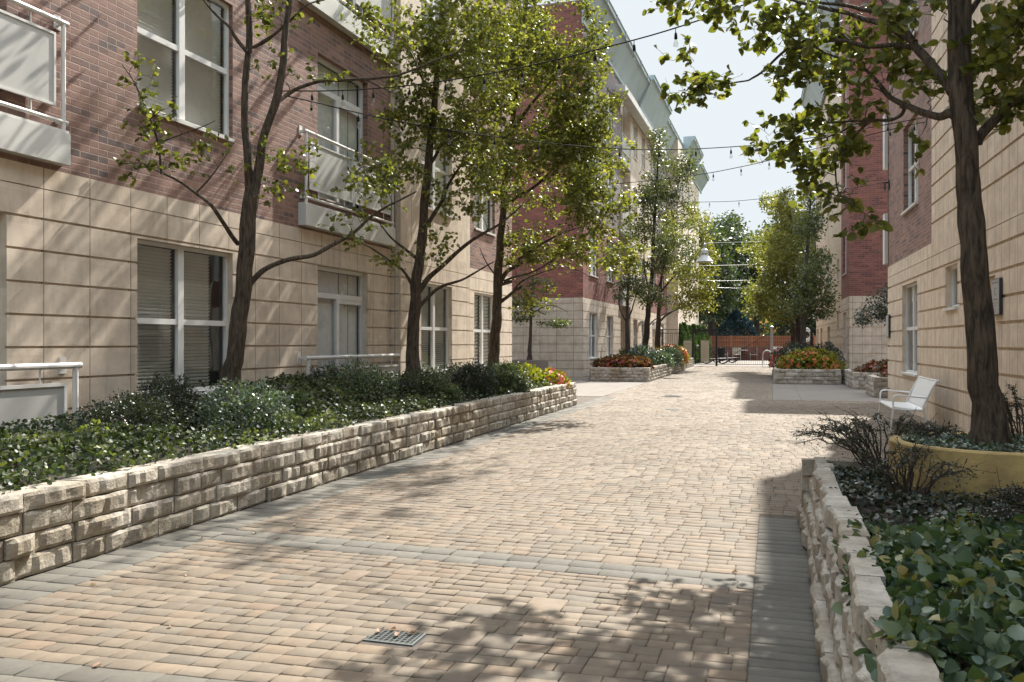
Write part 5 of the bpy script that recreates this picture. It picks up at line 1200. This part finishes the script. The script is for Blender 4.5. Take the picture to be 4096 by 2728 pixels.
def sheetp(mb, prof, a0, a1, th=.012):
    for (o0, z0), (o1, z1) in zip(prof, prof[1:]):
        for s_ in (0, -th): mb.face([fb.p(a0, o0, z0+s_), fb.p(a1, o0, z0+s_), fb.p(a1, o1, z1+s_), fb.p(a0, o1, z1+s_)])
    for o, z in (prof[0], prof[-1]): mb.face([fb.p(a0, o, z), fb.p(a1, o, z), fb.p(a1, o, z-th), fb.p(a0, o, z-th)])
    for a in (a0, a1):
        for (o0, z0), (o1, z1) in zip(prof, prof[1:]): mb.face([fb.p(a, o0, z0), fb.p(a, o1, z1), fb.p(a, o1, z1-th), fb.p(a, o0, z0-th)])
sheetp(m, prof, .02, Lb-.02); m.tube([fb.p(.02, .04, .41), fb.p(Lb-.02, .04, .41)], .016, 8); m.tube([fb.p(.02, .56, .39), fb.p(Lb-.02, .56, .39)], .015, 8); m.build('seat', M['bench'], bn, recalc=True)
m = MB(); sheetp(m, [(.585, .435), (.64, .58), (.72, .78), (.80, .945)], .03, Lb-.03, .014); m.tube([fb.p(.02, .80, .945), fb.p(Lb-.02, .80, .945)], .016, 8); m.build('backrest', M['bench'], bn, recalc=True)
m = MB(); m.box(fb, .001, .004, .27, .34, .345, .368); m.build('plate', M['grey'], bn)
# ------------------------------------------------------------------ plaques
def text_mesh(body, size, fr, a, z, o, mat, parent, name='lettering', flip=1, width=None, align='CENTER', ext=.0015):
    cu = bpy.data.curves.new(name, 'FONT'); cu.body = body; cu.size = size; cu.align_x = align; cu.extrude = ext
    tmp = bpy.data.objects.new('tmp', cu); COL.objects.link(tmp)
    dg = bpy.context.evaluated_depsgraph_get(); me = bpy.data.meshes.new_from_object(tmp.evaluated_get(dg)); bpy.data.objects.remove(tmp)
    sx = 1.0
    if width:
        xs = [v.co.x for v in me.vertices]; sx = width/(max(xs)-min(xs))
    for v in me.vertices:
        p = fr.p(a+flip*v.co.x*sx, o+v.co.z, z+v.co.y); v.co = p
    me.materials.clear(); me.materials.append(mat)
    return link(name, me, parent)
pl = empty('wall_sign', f1.p(14.42, 0, 2.35), 'grey plaque with letter C and number 2 on the right stone wall', 'sign')
m = MB(); m.box(f1, 14.22, 14.64, .0, .045, 2.07, 2.63); m.build('frame', M['signdark'], pl, bevel=.004)
m = MB(); m.box(f1, 14.235, 14.625, .0455, .052, 2.085, 2.615); m.build('plaque', M['signgrey'], pl)
text_mesh('C', .17, f1, 14.43, 2.375, .0535, M['signtext'], pl, flip=-1)
text_mesh('2', .075, f1, 14.43, 2.125, .0535, M['signtext'], pl, flip=-1)
m = MB()
for z in (2.262, 2.25, 2.102, 2.60): m.box(f1, 14.25, 14.61, .0522, .0535, z, z+.003)
for z, w_, h_ in ((2.555, .30, .022), (2.305, .24, .018), (2.215, .13, .012)):
    x = 14.43-w_/2
    while x < 14.43+w_/2: m.box(f1, x, x+.012, .0522, .0535, z, z+h_); x += .022
m.build('small_print', M['signtext'], pl)
pl = empty('wall_sign', f1.p(25.2, 0, 2.1), 'narrow grey plaque seen edge on at the right building corner', 'sign')
m = MB(); m.box(f1, 24.95, 25.42, .0, .05, 1.80, 2.42); m.build('frame', M['signdark'], pl, bevel=.004)
m = MB(); m.box(f1, 24.97, 25.40, .051, .058, 1.82, 2.40); m.build('plaque', M['signgrey'], pl)

# ------------------------------------------------------------------ string lights
bulbs = 0
def string(label, pts, ts, sag=.0, white=False, drop=.16):
    P = [at(*p) for p in pts]
    pl = [p for p, _ in smooth_pl([(p, 1) for p in P], 2)]
    root = empty('string_light', P[0], label, 'string lights', 'strings of light bulbs across the courtyard')
    m = MB(); m.tube(pl, .009 if not white else .006, 6); m.build('cable', M['darkplastic'] if not white else M['grey'], root)
    L_ = [0]
    for a, b in zip(pl, pl[1:]): L_.append(L_[-1]+(b-a).length)
    for t in ts:
        d = t*L_[-1]; i = max(k for k in range(len(L_)) if L_[k] <= d); i = min(i, len(pl)-2)
        p = pl[i].lerp(pl[i+1], (d-L_[i])/max(1e-6, L_[i+1]-L_[i]))
        m = MB(); m.tube([p, p-Vector((.004, 0, drop*.35))], .005, 5); q = p-Vector((0, 0, drop*.35))
        m.lathe(q, [(.004, 0), (.014, -.005), (.018, -.04), (.020, -.075), (.015, -.078)], 10); so_ = m.build('socket', M['darkplastic'], root, smooth=True)
        m = MB(); q2 = q-Vector((0, 0, .076)); m.lathe(q2, [(.013, 0), (.016, -.02), (.027, -.05), (.030, -.07), (.024, -.09), (.010, -.102), (.001, -.104)], 12); m.build('bulb', M['bulb'], so_, smooth=True)
string('string of bulbs highest across the picture from the first left tree', [(1115, 364, 12.4), (1380, 364, 12.3), (1700, 338, 12.1), (2100, 270, 11.6), (2471, 178, 10.6), (2689, 118, 10.1), (3033, 0, 9.3), (3500, -170, 8.4)], [.06, .115, .17, .235, .30, .37, .44, .51, .58, .65, .72])
string('string of bulbs drooping from the first left tree to the right brick wall', [(1138, 382, 12.5), (1264, 410, 12.8), (1436, 453, 13.2), (1649, 499, 13.8), (2120, 568, 14.8), (2470, 597, 15.6), (2640, 599, 15.9), (2801, 595, 16.3), (2964, 585, 16.7), (3126, 571, 17.1), (3400, 525, 17.9), (3710, 468, 18.6)], [.03, .085, .14, .2, .26, .32, .38, .44, .50, .56, .62, .68, .74, .80, .86, .92])
string('string of bulbs rising from the third left tree to the right brick wall', [(2304, 746, 23), (2560, 728, 22.3), (2827, 695, 21.6), (2959, 668, 21.2), (3028, 654, 21), (3300, 585, 20), (3545, 522, 19.2), (3725, 482, 18.5)], [.08, .2, .32, .42, .5, .58, .66, .74, .82, .9, .96])
string('string of bulbs ending at the bracket on the right building corner', [(2500, 806, 37), (2700, 809, 34), (2913, 807, 31), (3016, 798, 29.5), (3130, 785, 27.5), (3230, 778, 26), (3400, 753, 24.5), (3548, 728, 23.3)], [.1, .24, .38, .5, .6, .7, .79, .87])
string('upper pale cable of bulbs at the far end of the courtyard', [(2560, 1085, 52), (2650, 1104, 51), (2750, 1116, 50), (2852, 1123, 50), (2930, 1123, 50), (3028, 1119, 50), (3250, 1095, 49)], [.1, .2, .3, .4, .5, .6, .7, .8, .9], white=True, drop=.3)
string('lower pale cable of bulbs at the far end of the courtyard', [(2560, 1100, 54), (2660, 1122, 53), (2775, 1141, 52), (2877, 1151, 52), (2992, 1153, 52), (3150, 1143, 51), (3262, 1125, 50)], [.15, .25, .35, .45, .55, .65, .75, .85], white=True, drop=.3)
br_ = empty('cable_bracket', f1.p(25.3, 0, 5.9), 'black cable bracket with a coil at the right building corner', 'bracket')
m = MB(); pb = at(3551, 729, 23.3); fz = pb.z
m.box(f1, 25.2, 25.34, 0, .02, fz-.2, fz+.06); m.tube([f1.p(25.27, .02, fz), f1.p(25.27, .16, fz)], .018, 6); m.build('arm', M['dark'], br_)
m = MB(); m.tube([f1.p(25.27+.09*math.sin(t), .10, fz-.12+.11*math.cos(t)) for t in [i*.42 for i in range(16)]], .01, 5); m.build('coil', M['dark'], br_)
# pendant lamp
lc = at(2818, 1010, 45)
lp = empty('pendant_lamp', lc, 'white bell shaped lamp hanging on a cable over the far courtyard', 'lamp')
k = 45/3400
m = MB(); m.lathe(at(2818, 1047, 45), [(.47, 0), (.45, .02), (.21, .32), (.20, .34)], 28); m.build('shade', M['white'], lp, smooth=True)
m = MB(); b0 = at(2818, 1047, 45); m.lathe(b0, [(.205, .44), (.205, .60), (.10, .70), (.03, .72)], 24)
m.lathe(b0, [(.19, .34), (.205, .36)], 24)
for i in range(8):
    t = i*math.pi/4; m.tube([b0+Vector((.2*math.cos(t), .2*math.sin(t), .33)), b0+Vector((.2*math.cos(t), .2*math.sin(t), .45))], .02, 4)
m.build('housing', M['white'], lp, smooth=False)
m = MB(); m.lathe(b0, [(.03, .72), (.03, .78), (.08, .82), (.10, .88), (.08, .94), (.02, .98)], 14); m.build('hanger', M['grey'], lp, smooth=True)
hz = b0.z+.98
cb_ = empty('support_cable', at(2480, 955, 47), 'thin cable carrying the bell shaped lamp between the buildings', 'cable')
m = MB(); A = at(2480, 955, 47); Bp = at(3262, 948, 50); mid = Vector((b0.x, b0.y, hz))
m.tube([A, A.lerp(mid, .5)-Vector((0, 0, .08)), mid, mid.lerp(Bp, .5)-Vector((0, 0, .08)), Bp], .008, 5); m.build('wire', M['dark'], cb_)
cb_ = empty('support_cable', at(2560, 1055, 48), 'thin dark cable below the bell shaped lamp', 'cable')
m = MB(); m.tube([at(2560, 1055, 48), at(2826, 1063, 48), at(3035, 1058, 49), at(3262, 1045, 49)], .012, 5); m.build('wire', M['dark'], cb_)
# wall lamps
def wall_lamp(label, p, out, s=.42):
    c = empty('wall_lamp', p, label, 'lamp', 'conical wall lamps')
    q = Vector(p)+Vector((out[0], out[1], 0))*.45
    m = MB(); m.lathe(q, [(s, -.12), (s*.97, -.10), (.05, .30), (.03, .33)], 24); m.build('shade', M['white'], c, smooth=True)
    m = MB(); m.tube([Vector(p)+Vector((0, 0, .32)), q+Vector((0, 0, .36)), q+Vector((0, 0, .30))], .022, 6); m.build('arm', M['grey'], c)
s0 = 56.4; wall_lamp('white conical lamp on the left wall behind the silvery shrubs', facL(-8.7).p(s0, 0, 2.70), nL, .40)
wall_lamp('white conical lamp on the right stone wall beyond the trees', f2b.p(56.5, 0, 3.3), (-nR[0], -nR[1]), .42)
fl = empty('floodlight', facL(-8.73).p(52.3, 0, 2.9), 'twin floodlight on the stone bay of the far left block', 'floodlight')
m = MB(); f_ = facL(-8.73); m.box(f_, 52.2, 52.4, .01, .12, 2.75, 2.95); m.build('mount', M['grey'], fl, bevel=.01)
for a in (52.0, 52.42): m = MB(); m.box(f_, a, a+.2, .13, .34, 2.82, 3.02); m.build('head', M['grey'], fl, bevel=.02)

# ------------------------------------------------------------------ fence and gate
FY = 62.6
def fence(name, label, x0, x1, posts, cat='fence', h=2.62, sp=.125, thick=.018):
    c = empty(name, ((x0+x1)/2, FY, 0), label, cat)
    m = MB()
    for z in (.12, h-.25, h): m.box(ST, x0, x1, FY-.02, FY+.02, z-.02, z+.02)
    m.build('rail', M['dark'], c)
    m = MB(); n = int((x1-x0)/sp)
    for i in range(1, n): x = x0+(x1-x0)*i/n; m.box(ST, x-thick/2, x+thick/2, FY-.008, FY+.008, .141, h-.271); 
    m.build('bars', M['dark'], c)
    for x, w_, mt in posts:
        m = MB(); m.box(ST, x-w_/2, x+w_/2, FY-.07-w_/2, FY-.03, 0, h+(.12 if mt == 'grey' else .04)); 
        if mt == 'grey': m.lathe((x, FY-.05-w_/2, h+.12), [(w_*.75, 0), (w_*.75, .05), (w_*.4, .1), (.01, .12)], 12)
        m.build('post', M[mt], c)
    return c
def xat(u): # x on the fence line
    t = (u-CX)/F; dx, dy = gxy(t, 1.0); return dx*FY/dy
g0, g1 = xat(2776), xat(2863); xr = xat(3087)
fence('iron_fence', 'black iron fence between the left building and the gate', xat(2640), g0-.12, [(xat(2650), .07, 'dark')])
fence('iron_fence', 'black iron fence with grey capped post right of the gate', g1+.12, xat(3262), [(xr, .20, 'grey'), (xat(3246), .18, 'dark')])
gt = fence('iron_gate', 'black iron gate at the end of the courtyard with a beige notice', g0, g1, [(g0-.06, .12, 'dark'), (g1+.06, .14, 'dark')], cat='gate')
m = MB(); m.box(ST, g0, g1, FY-.05, FY-.021, h_ := 2.45, 2.62); m.build('lintel', M['dark'], gt)
m = MB(); m.tube([(g0+.22, FY-.09, 1.45), (g0+.34, FY-.09, 1.45)], .05, 8); m.lathe((g0+.22, FY-.09, 1.37), [(.001, 0), (.07, .03), (.07, .12), (.001, .15)], 10); m.build('lock', M['grey'], gt, smooth=True)
def board(name, label, x0, x1, z0, z1, title=None):
    c = empty(name, ((x0+x1)/2, FY-.13, z0), label, 'sign', 'beige boards on the fence')
    m = MB(); m.box(ST, x0, x1, FY-.155, FY-.135, z0, z1); m.build('board', M['signbeige'], c, bevel=.004)
    fr = Fr((0, FY-.1555), (1, 0), (0, -1))
    if title: text_mesh(title, .17, fr, (x0+x1)/2, z1-.29, .002, M['signtext'], c, width=(x1-x0)*.76)
    m = MB(); z = z1-(.42 if title else .35); i = 0
    while z > z0+.3:
        w_ = (x1-x0)*(.38 if i % 3 else .34)
        m.box(fr, (x0+x1)/2-w_, (x0+x1)/2+w_*random.uniform(.5, 1), .001, .003, z, z+.014); z -= .085; i += 1
    if title: m.box(fr, (x0+x1)/2-.14, (x0+x1)/2+.14, .001, .003, z0+.14, z0+.24)
    else: m.box(fr, (x0+x1)/2-.04, (x0+x1)/2+.04, .001, .004, z1-.14, z1-.06)
    m.build('small_print', M['signtext'] if title else plain('faint_print', (.36, .33, .27), .6), c)
sc = FY/60.5
board('fence_sign', 'beige notice board on the fence left of the gate above the coral flowers', xat(2735), xat(2768)-.02, .62, 1.82, 'NOTICE')
board('fence_sign', 'tall beige rules board hung on the black gate', xat(2804), xat(2837), .30, 1.83)
# brace cables, hoop
bc = empty('brace_cable', (xr, FY, 0), 'long diagonal brace cable from the grey fence post', 'cable')
m = MB(); m.tube([(xr-.15, FY-.09, 2.35), (xat(2905), FY-.1, .55)], .018, 5); m.build('wire', M['dark'], bc)
hp = empty('metal_hoop', (xat(3060), FY-1.0, 0), 'bent chrome hoop in front of the fence by the right planter', 'hoop')
hx = xat(3052)
m = MB(); pts = [(hx, FY-1.2, 0), (hx, FY-1.2, .85)]+[(hx+.28-.28*math.cos(t), FY-1.2, .85+.28*math.sin(t)) for t in (.4, .8, 1.2, 1.57, 2.0, 2.4, 2.8, 3.14)]+[(hx+.56, FY-1.2, 0)]
m.tube(pts, .05, 10); m.build('tube', plain('chrome', (.6, .6, .58), .2, metal=.9), hp, smooth=True)

# ------------------------------------------------------------------ pool terrace
bw = empty('brick_garden_wall', (2, 84.5, 0), 'dark red brick wall closing the pool terrace', 'wall')
m = MB(); fw_ = Fr((0, 84.5), (1, 0), (0, -1)); brick_wall(m, fw_, -8, 16, 0, 1.2, []); m.build('wall', M['brickB'], bw)
m = MB(); m.box(fw_, -8, 16, -.3, .04, 1.2, 1.27); m.build('coping', M['conc'], bw)
ls = empty('lattice_screen', (2, 84.2, 1.27), 'orange stained wooden lattice screen on the brick pool wall', 'screen')
for i in range(-4, 9):
    m = MB(); x = i*1.9; m.box(fw_, x-.09, x+.09, -.12, .0, 1.27, 2.36); m.build('post', M['wood'], ls)
m = MB()
for i in range(-4, 8):
    x0, x1 = i*1.9+.09, i*1.9+1.81
    for k in range(8): z = 1.31+k*.134; m.box(fw_, x0, x1, -.08, -.055, z, z+(.075 if k % 4 else .11))
    for k in range(1, 12): x = x0+(x1-x0)*k/12; m.box(fw_, x-.014, x+.014, -.054, -.04, 1.29, 2.34)
m.build('slats', M['wood'], ls)
m = MB(); m.box(fw_, -8, 16, -.14, -.1, 1.28, 2.33); m.build('backing', plain('dark_wood', (.09, .035, .025), .8), ls)
def chaise(label, p, ang, back=.95):
    c = empty('chaise_lounge', p, label, 'lounger', 'pool loungers'); f = rotp(p, ang)
    m = MB()
    prof = [(0, .95+.0), (.2, .72), (.42, .48), (.62, .40), (1.2, .40), (2.0, .44), (2.25, .38)]
    for a in (0, .75): m.tube([f.p(x, a, z) for x, z in prof], .03, 6)
    m.tube([f.p(0, 0, .95), f.p(0, .75, .95)], .03, 6); m.build('frame', M['dark'], c)
    m = MB()
    for (x0, z0), (x1, z1) in zip(prof, prof[1:]):
        n = max(1, int(math.hypot(x1-x0, z1-z0)/.11))
        for k in range(n):
            t0, t1 = k/n, (k+.72)/n
            m.face([f.p(x0+(x1-x0)*t0, .03, z0+(z1-z0)*t0+.02), f.p(x0+(x1-x0)*t1, .03, z0+(z1-z0)*t1+.02), f.p(x0+(x1-x0)*t1, .72, z0+(z1-z0)*t1+.02), f.p(x0+(x1-x0)*t0, .72, z0+(z1-z0)*t0+.02)])
    m.build('straps', M['cushion'], c)
    for x in (.5, 1.75):
        for a in (0, .75):
            m = MB(); m.tube(curve([f.p(x-.35, a, .38), f.p(x-.4, a, .1), f.p(x-.1, a, .02), f.p(x+.3, a, .25), f.p(x+.45, a, .40)]), .035, 6); m.build('leg', M['dark'], c)
pa = at(2808, 1456, 66.5); chaise('black framed lounger with pale straps just behind the gate', (pa.x, pa.y, 0), R(8))
pa = at(2850, 1450, 70); chaise('second pale strapped lounger behind the first one', (pa.x, pa.y, 0), R(8))
def pchair(label, p, ang, s=1.25):
    c = empty('patio_chair', p, label, 'chair', 'striped chairs around the pool table'); f = rotp(p, ang)
    m = MB(); m.box(f, -.28*s, .28*s, -.26*s, .26*s, .42*s, .46*s); m.build('seat', M['cushion'], c, bevel=.01)
    m = MB()
    for k in range(6): m.box(f, -.26*s+k*.088*s, -.26*s+k*.088*s+.06*s, .24*s, .28*s, .48*s, .98*s)
    m.build('backrest', M['cushion'], c)
    m = MB()
    for x in (-.29*s, .29*s): m.tube([f.p(x, -.25*s, .64*s), f.p(x, .26*s, .66*s)], .025, 6)
    m.build('armrest', M['dark'], c)
    for x in (-.28*s, .28*s):
        for o in (-.25*s, .26*s): m = MB(); m.tube([f.p(x, o, 0), f.p(x, o, .66*s if o < 0 else 1.0*s)], .022, 6); m.build('leg', M['cushion'], c)
pc = at(2960, 1440, 81)
tb = empty('patio_table', (pc.x, pc.y, 0), 'round patio table among striped chairs before the brick wall', 'table')
m = MB(); m.lathe((pc.x, pc.y, 0), [(.01, .94), (.72, .94), (.74, .96), (.72, .99), (.01, .99)], 28); m.build('tabletop', M['cushion'], tb)
m = MB(); m.tube([(pc.x, pc.y, 0), (pc.x, pc.y, .94)], .05, 8); m.lathe((pc.x, pc.y, 0), [(.3, 0), (.3, .04), (.05, .08)], 14); m.build('leg', M['dark'], tb)
pchair('striped chair left of the patio table', (pc.x-1.45, pc.y-.1, 0), R(90)); pchair('striped chair right of the patio table', (pc.x+1.25, pc.y+.1, 0), R(-90)); pchair('striped chair in front of the patio table with its back to the gate', (pc.x-.25, pc.y-1.2, 0), R(180))
pb_ = at(2885, 1432, 78); 
bi = empty('waste_bin', (pb_.x, pb_.y, 0), 'black tapered bin beside the patio chairs', 'bin')
m = MB(); m.lathe((pb_.x, pb_.y, 0), [(.25, 0), (.36, 1.1), (.39, 1.12), (.39, 1.17), (.34, 1.17), (.33, 1.05)], 20); m.build('body', M['darkplastic'], bi, smooth=False)
for u, lab in ((3108, 'pale lounge chair back left of the right hand trunks'), (3142, 'pale lounge chair back between the right hand trunks')):
    q = at(u, 1420, 74); c = empty('lounge_chair', (q.x, q.y, 0), lab, 'chair', 'pale chairs beyond the fence'); f = rotp((q.x, q.y), R(-12))
    m = MB(); m.box(f, -.38, .38, .0, .07, .6, 1.32); m.build('backrest', M['white'], c, bevel=.02)
    m = MB(); m.box(f, -.38, .38, -.75, -.01, .5, .57); m.build('seat', M['white'], c, bevel=.02)
    for x in (-.34, .34):
        for o in (-.7, .03): m = MB(); m.tube([f.p(x, o, 0), f.p(x, o, .5)], .03, 6); m.build('leg', M['white'], c)
lq = at(3222, 1340, 65.5)
lr = empty('life_ring', (lq.x, lq.y, lq.z), 'white life ring on a dark post behind the right hand trees', 'life ring')
m = MB(); m.tube([lq+Vector((math.cos(t)*.42, 0, math.sin(t)*.42)) for t in [i*math.pi/14 for i in range(29)]], .13, 10, caps=False); m.build('ring', M['white'], lr, smooth=True)
m = MB(); m.tube([lq+Vector((math.cos(t)*.56, -.05, math.sin(t)*.56)) for t in [i*math.pi/10 for i in range(21)]]+[lq+Vector((.2, -.1, -.9)), lq+Vector((.1, -.1, -1.1))], .02, 5); m.build('rope', M['signbeige'], lr)
m = MB(); m.box(Fr((lq.x, lq.y+.2), (1, 0), (0, 1)), -.1, .1, 0, .2, 0, lq.z+.4); po = m.build('post', M['dark'], lr)

print('objects', len(bpy.data.objects), 'faces', sum(len(o.data.polygons) for o in bpy.data.objects if o.type == 'MESH'))
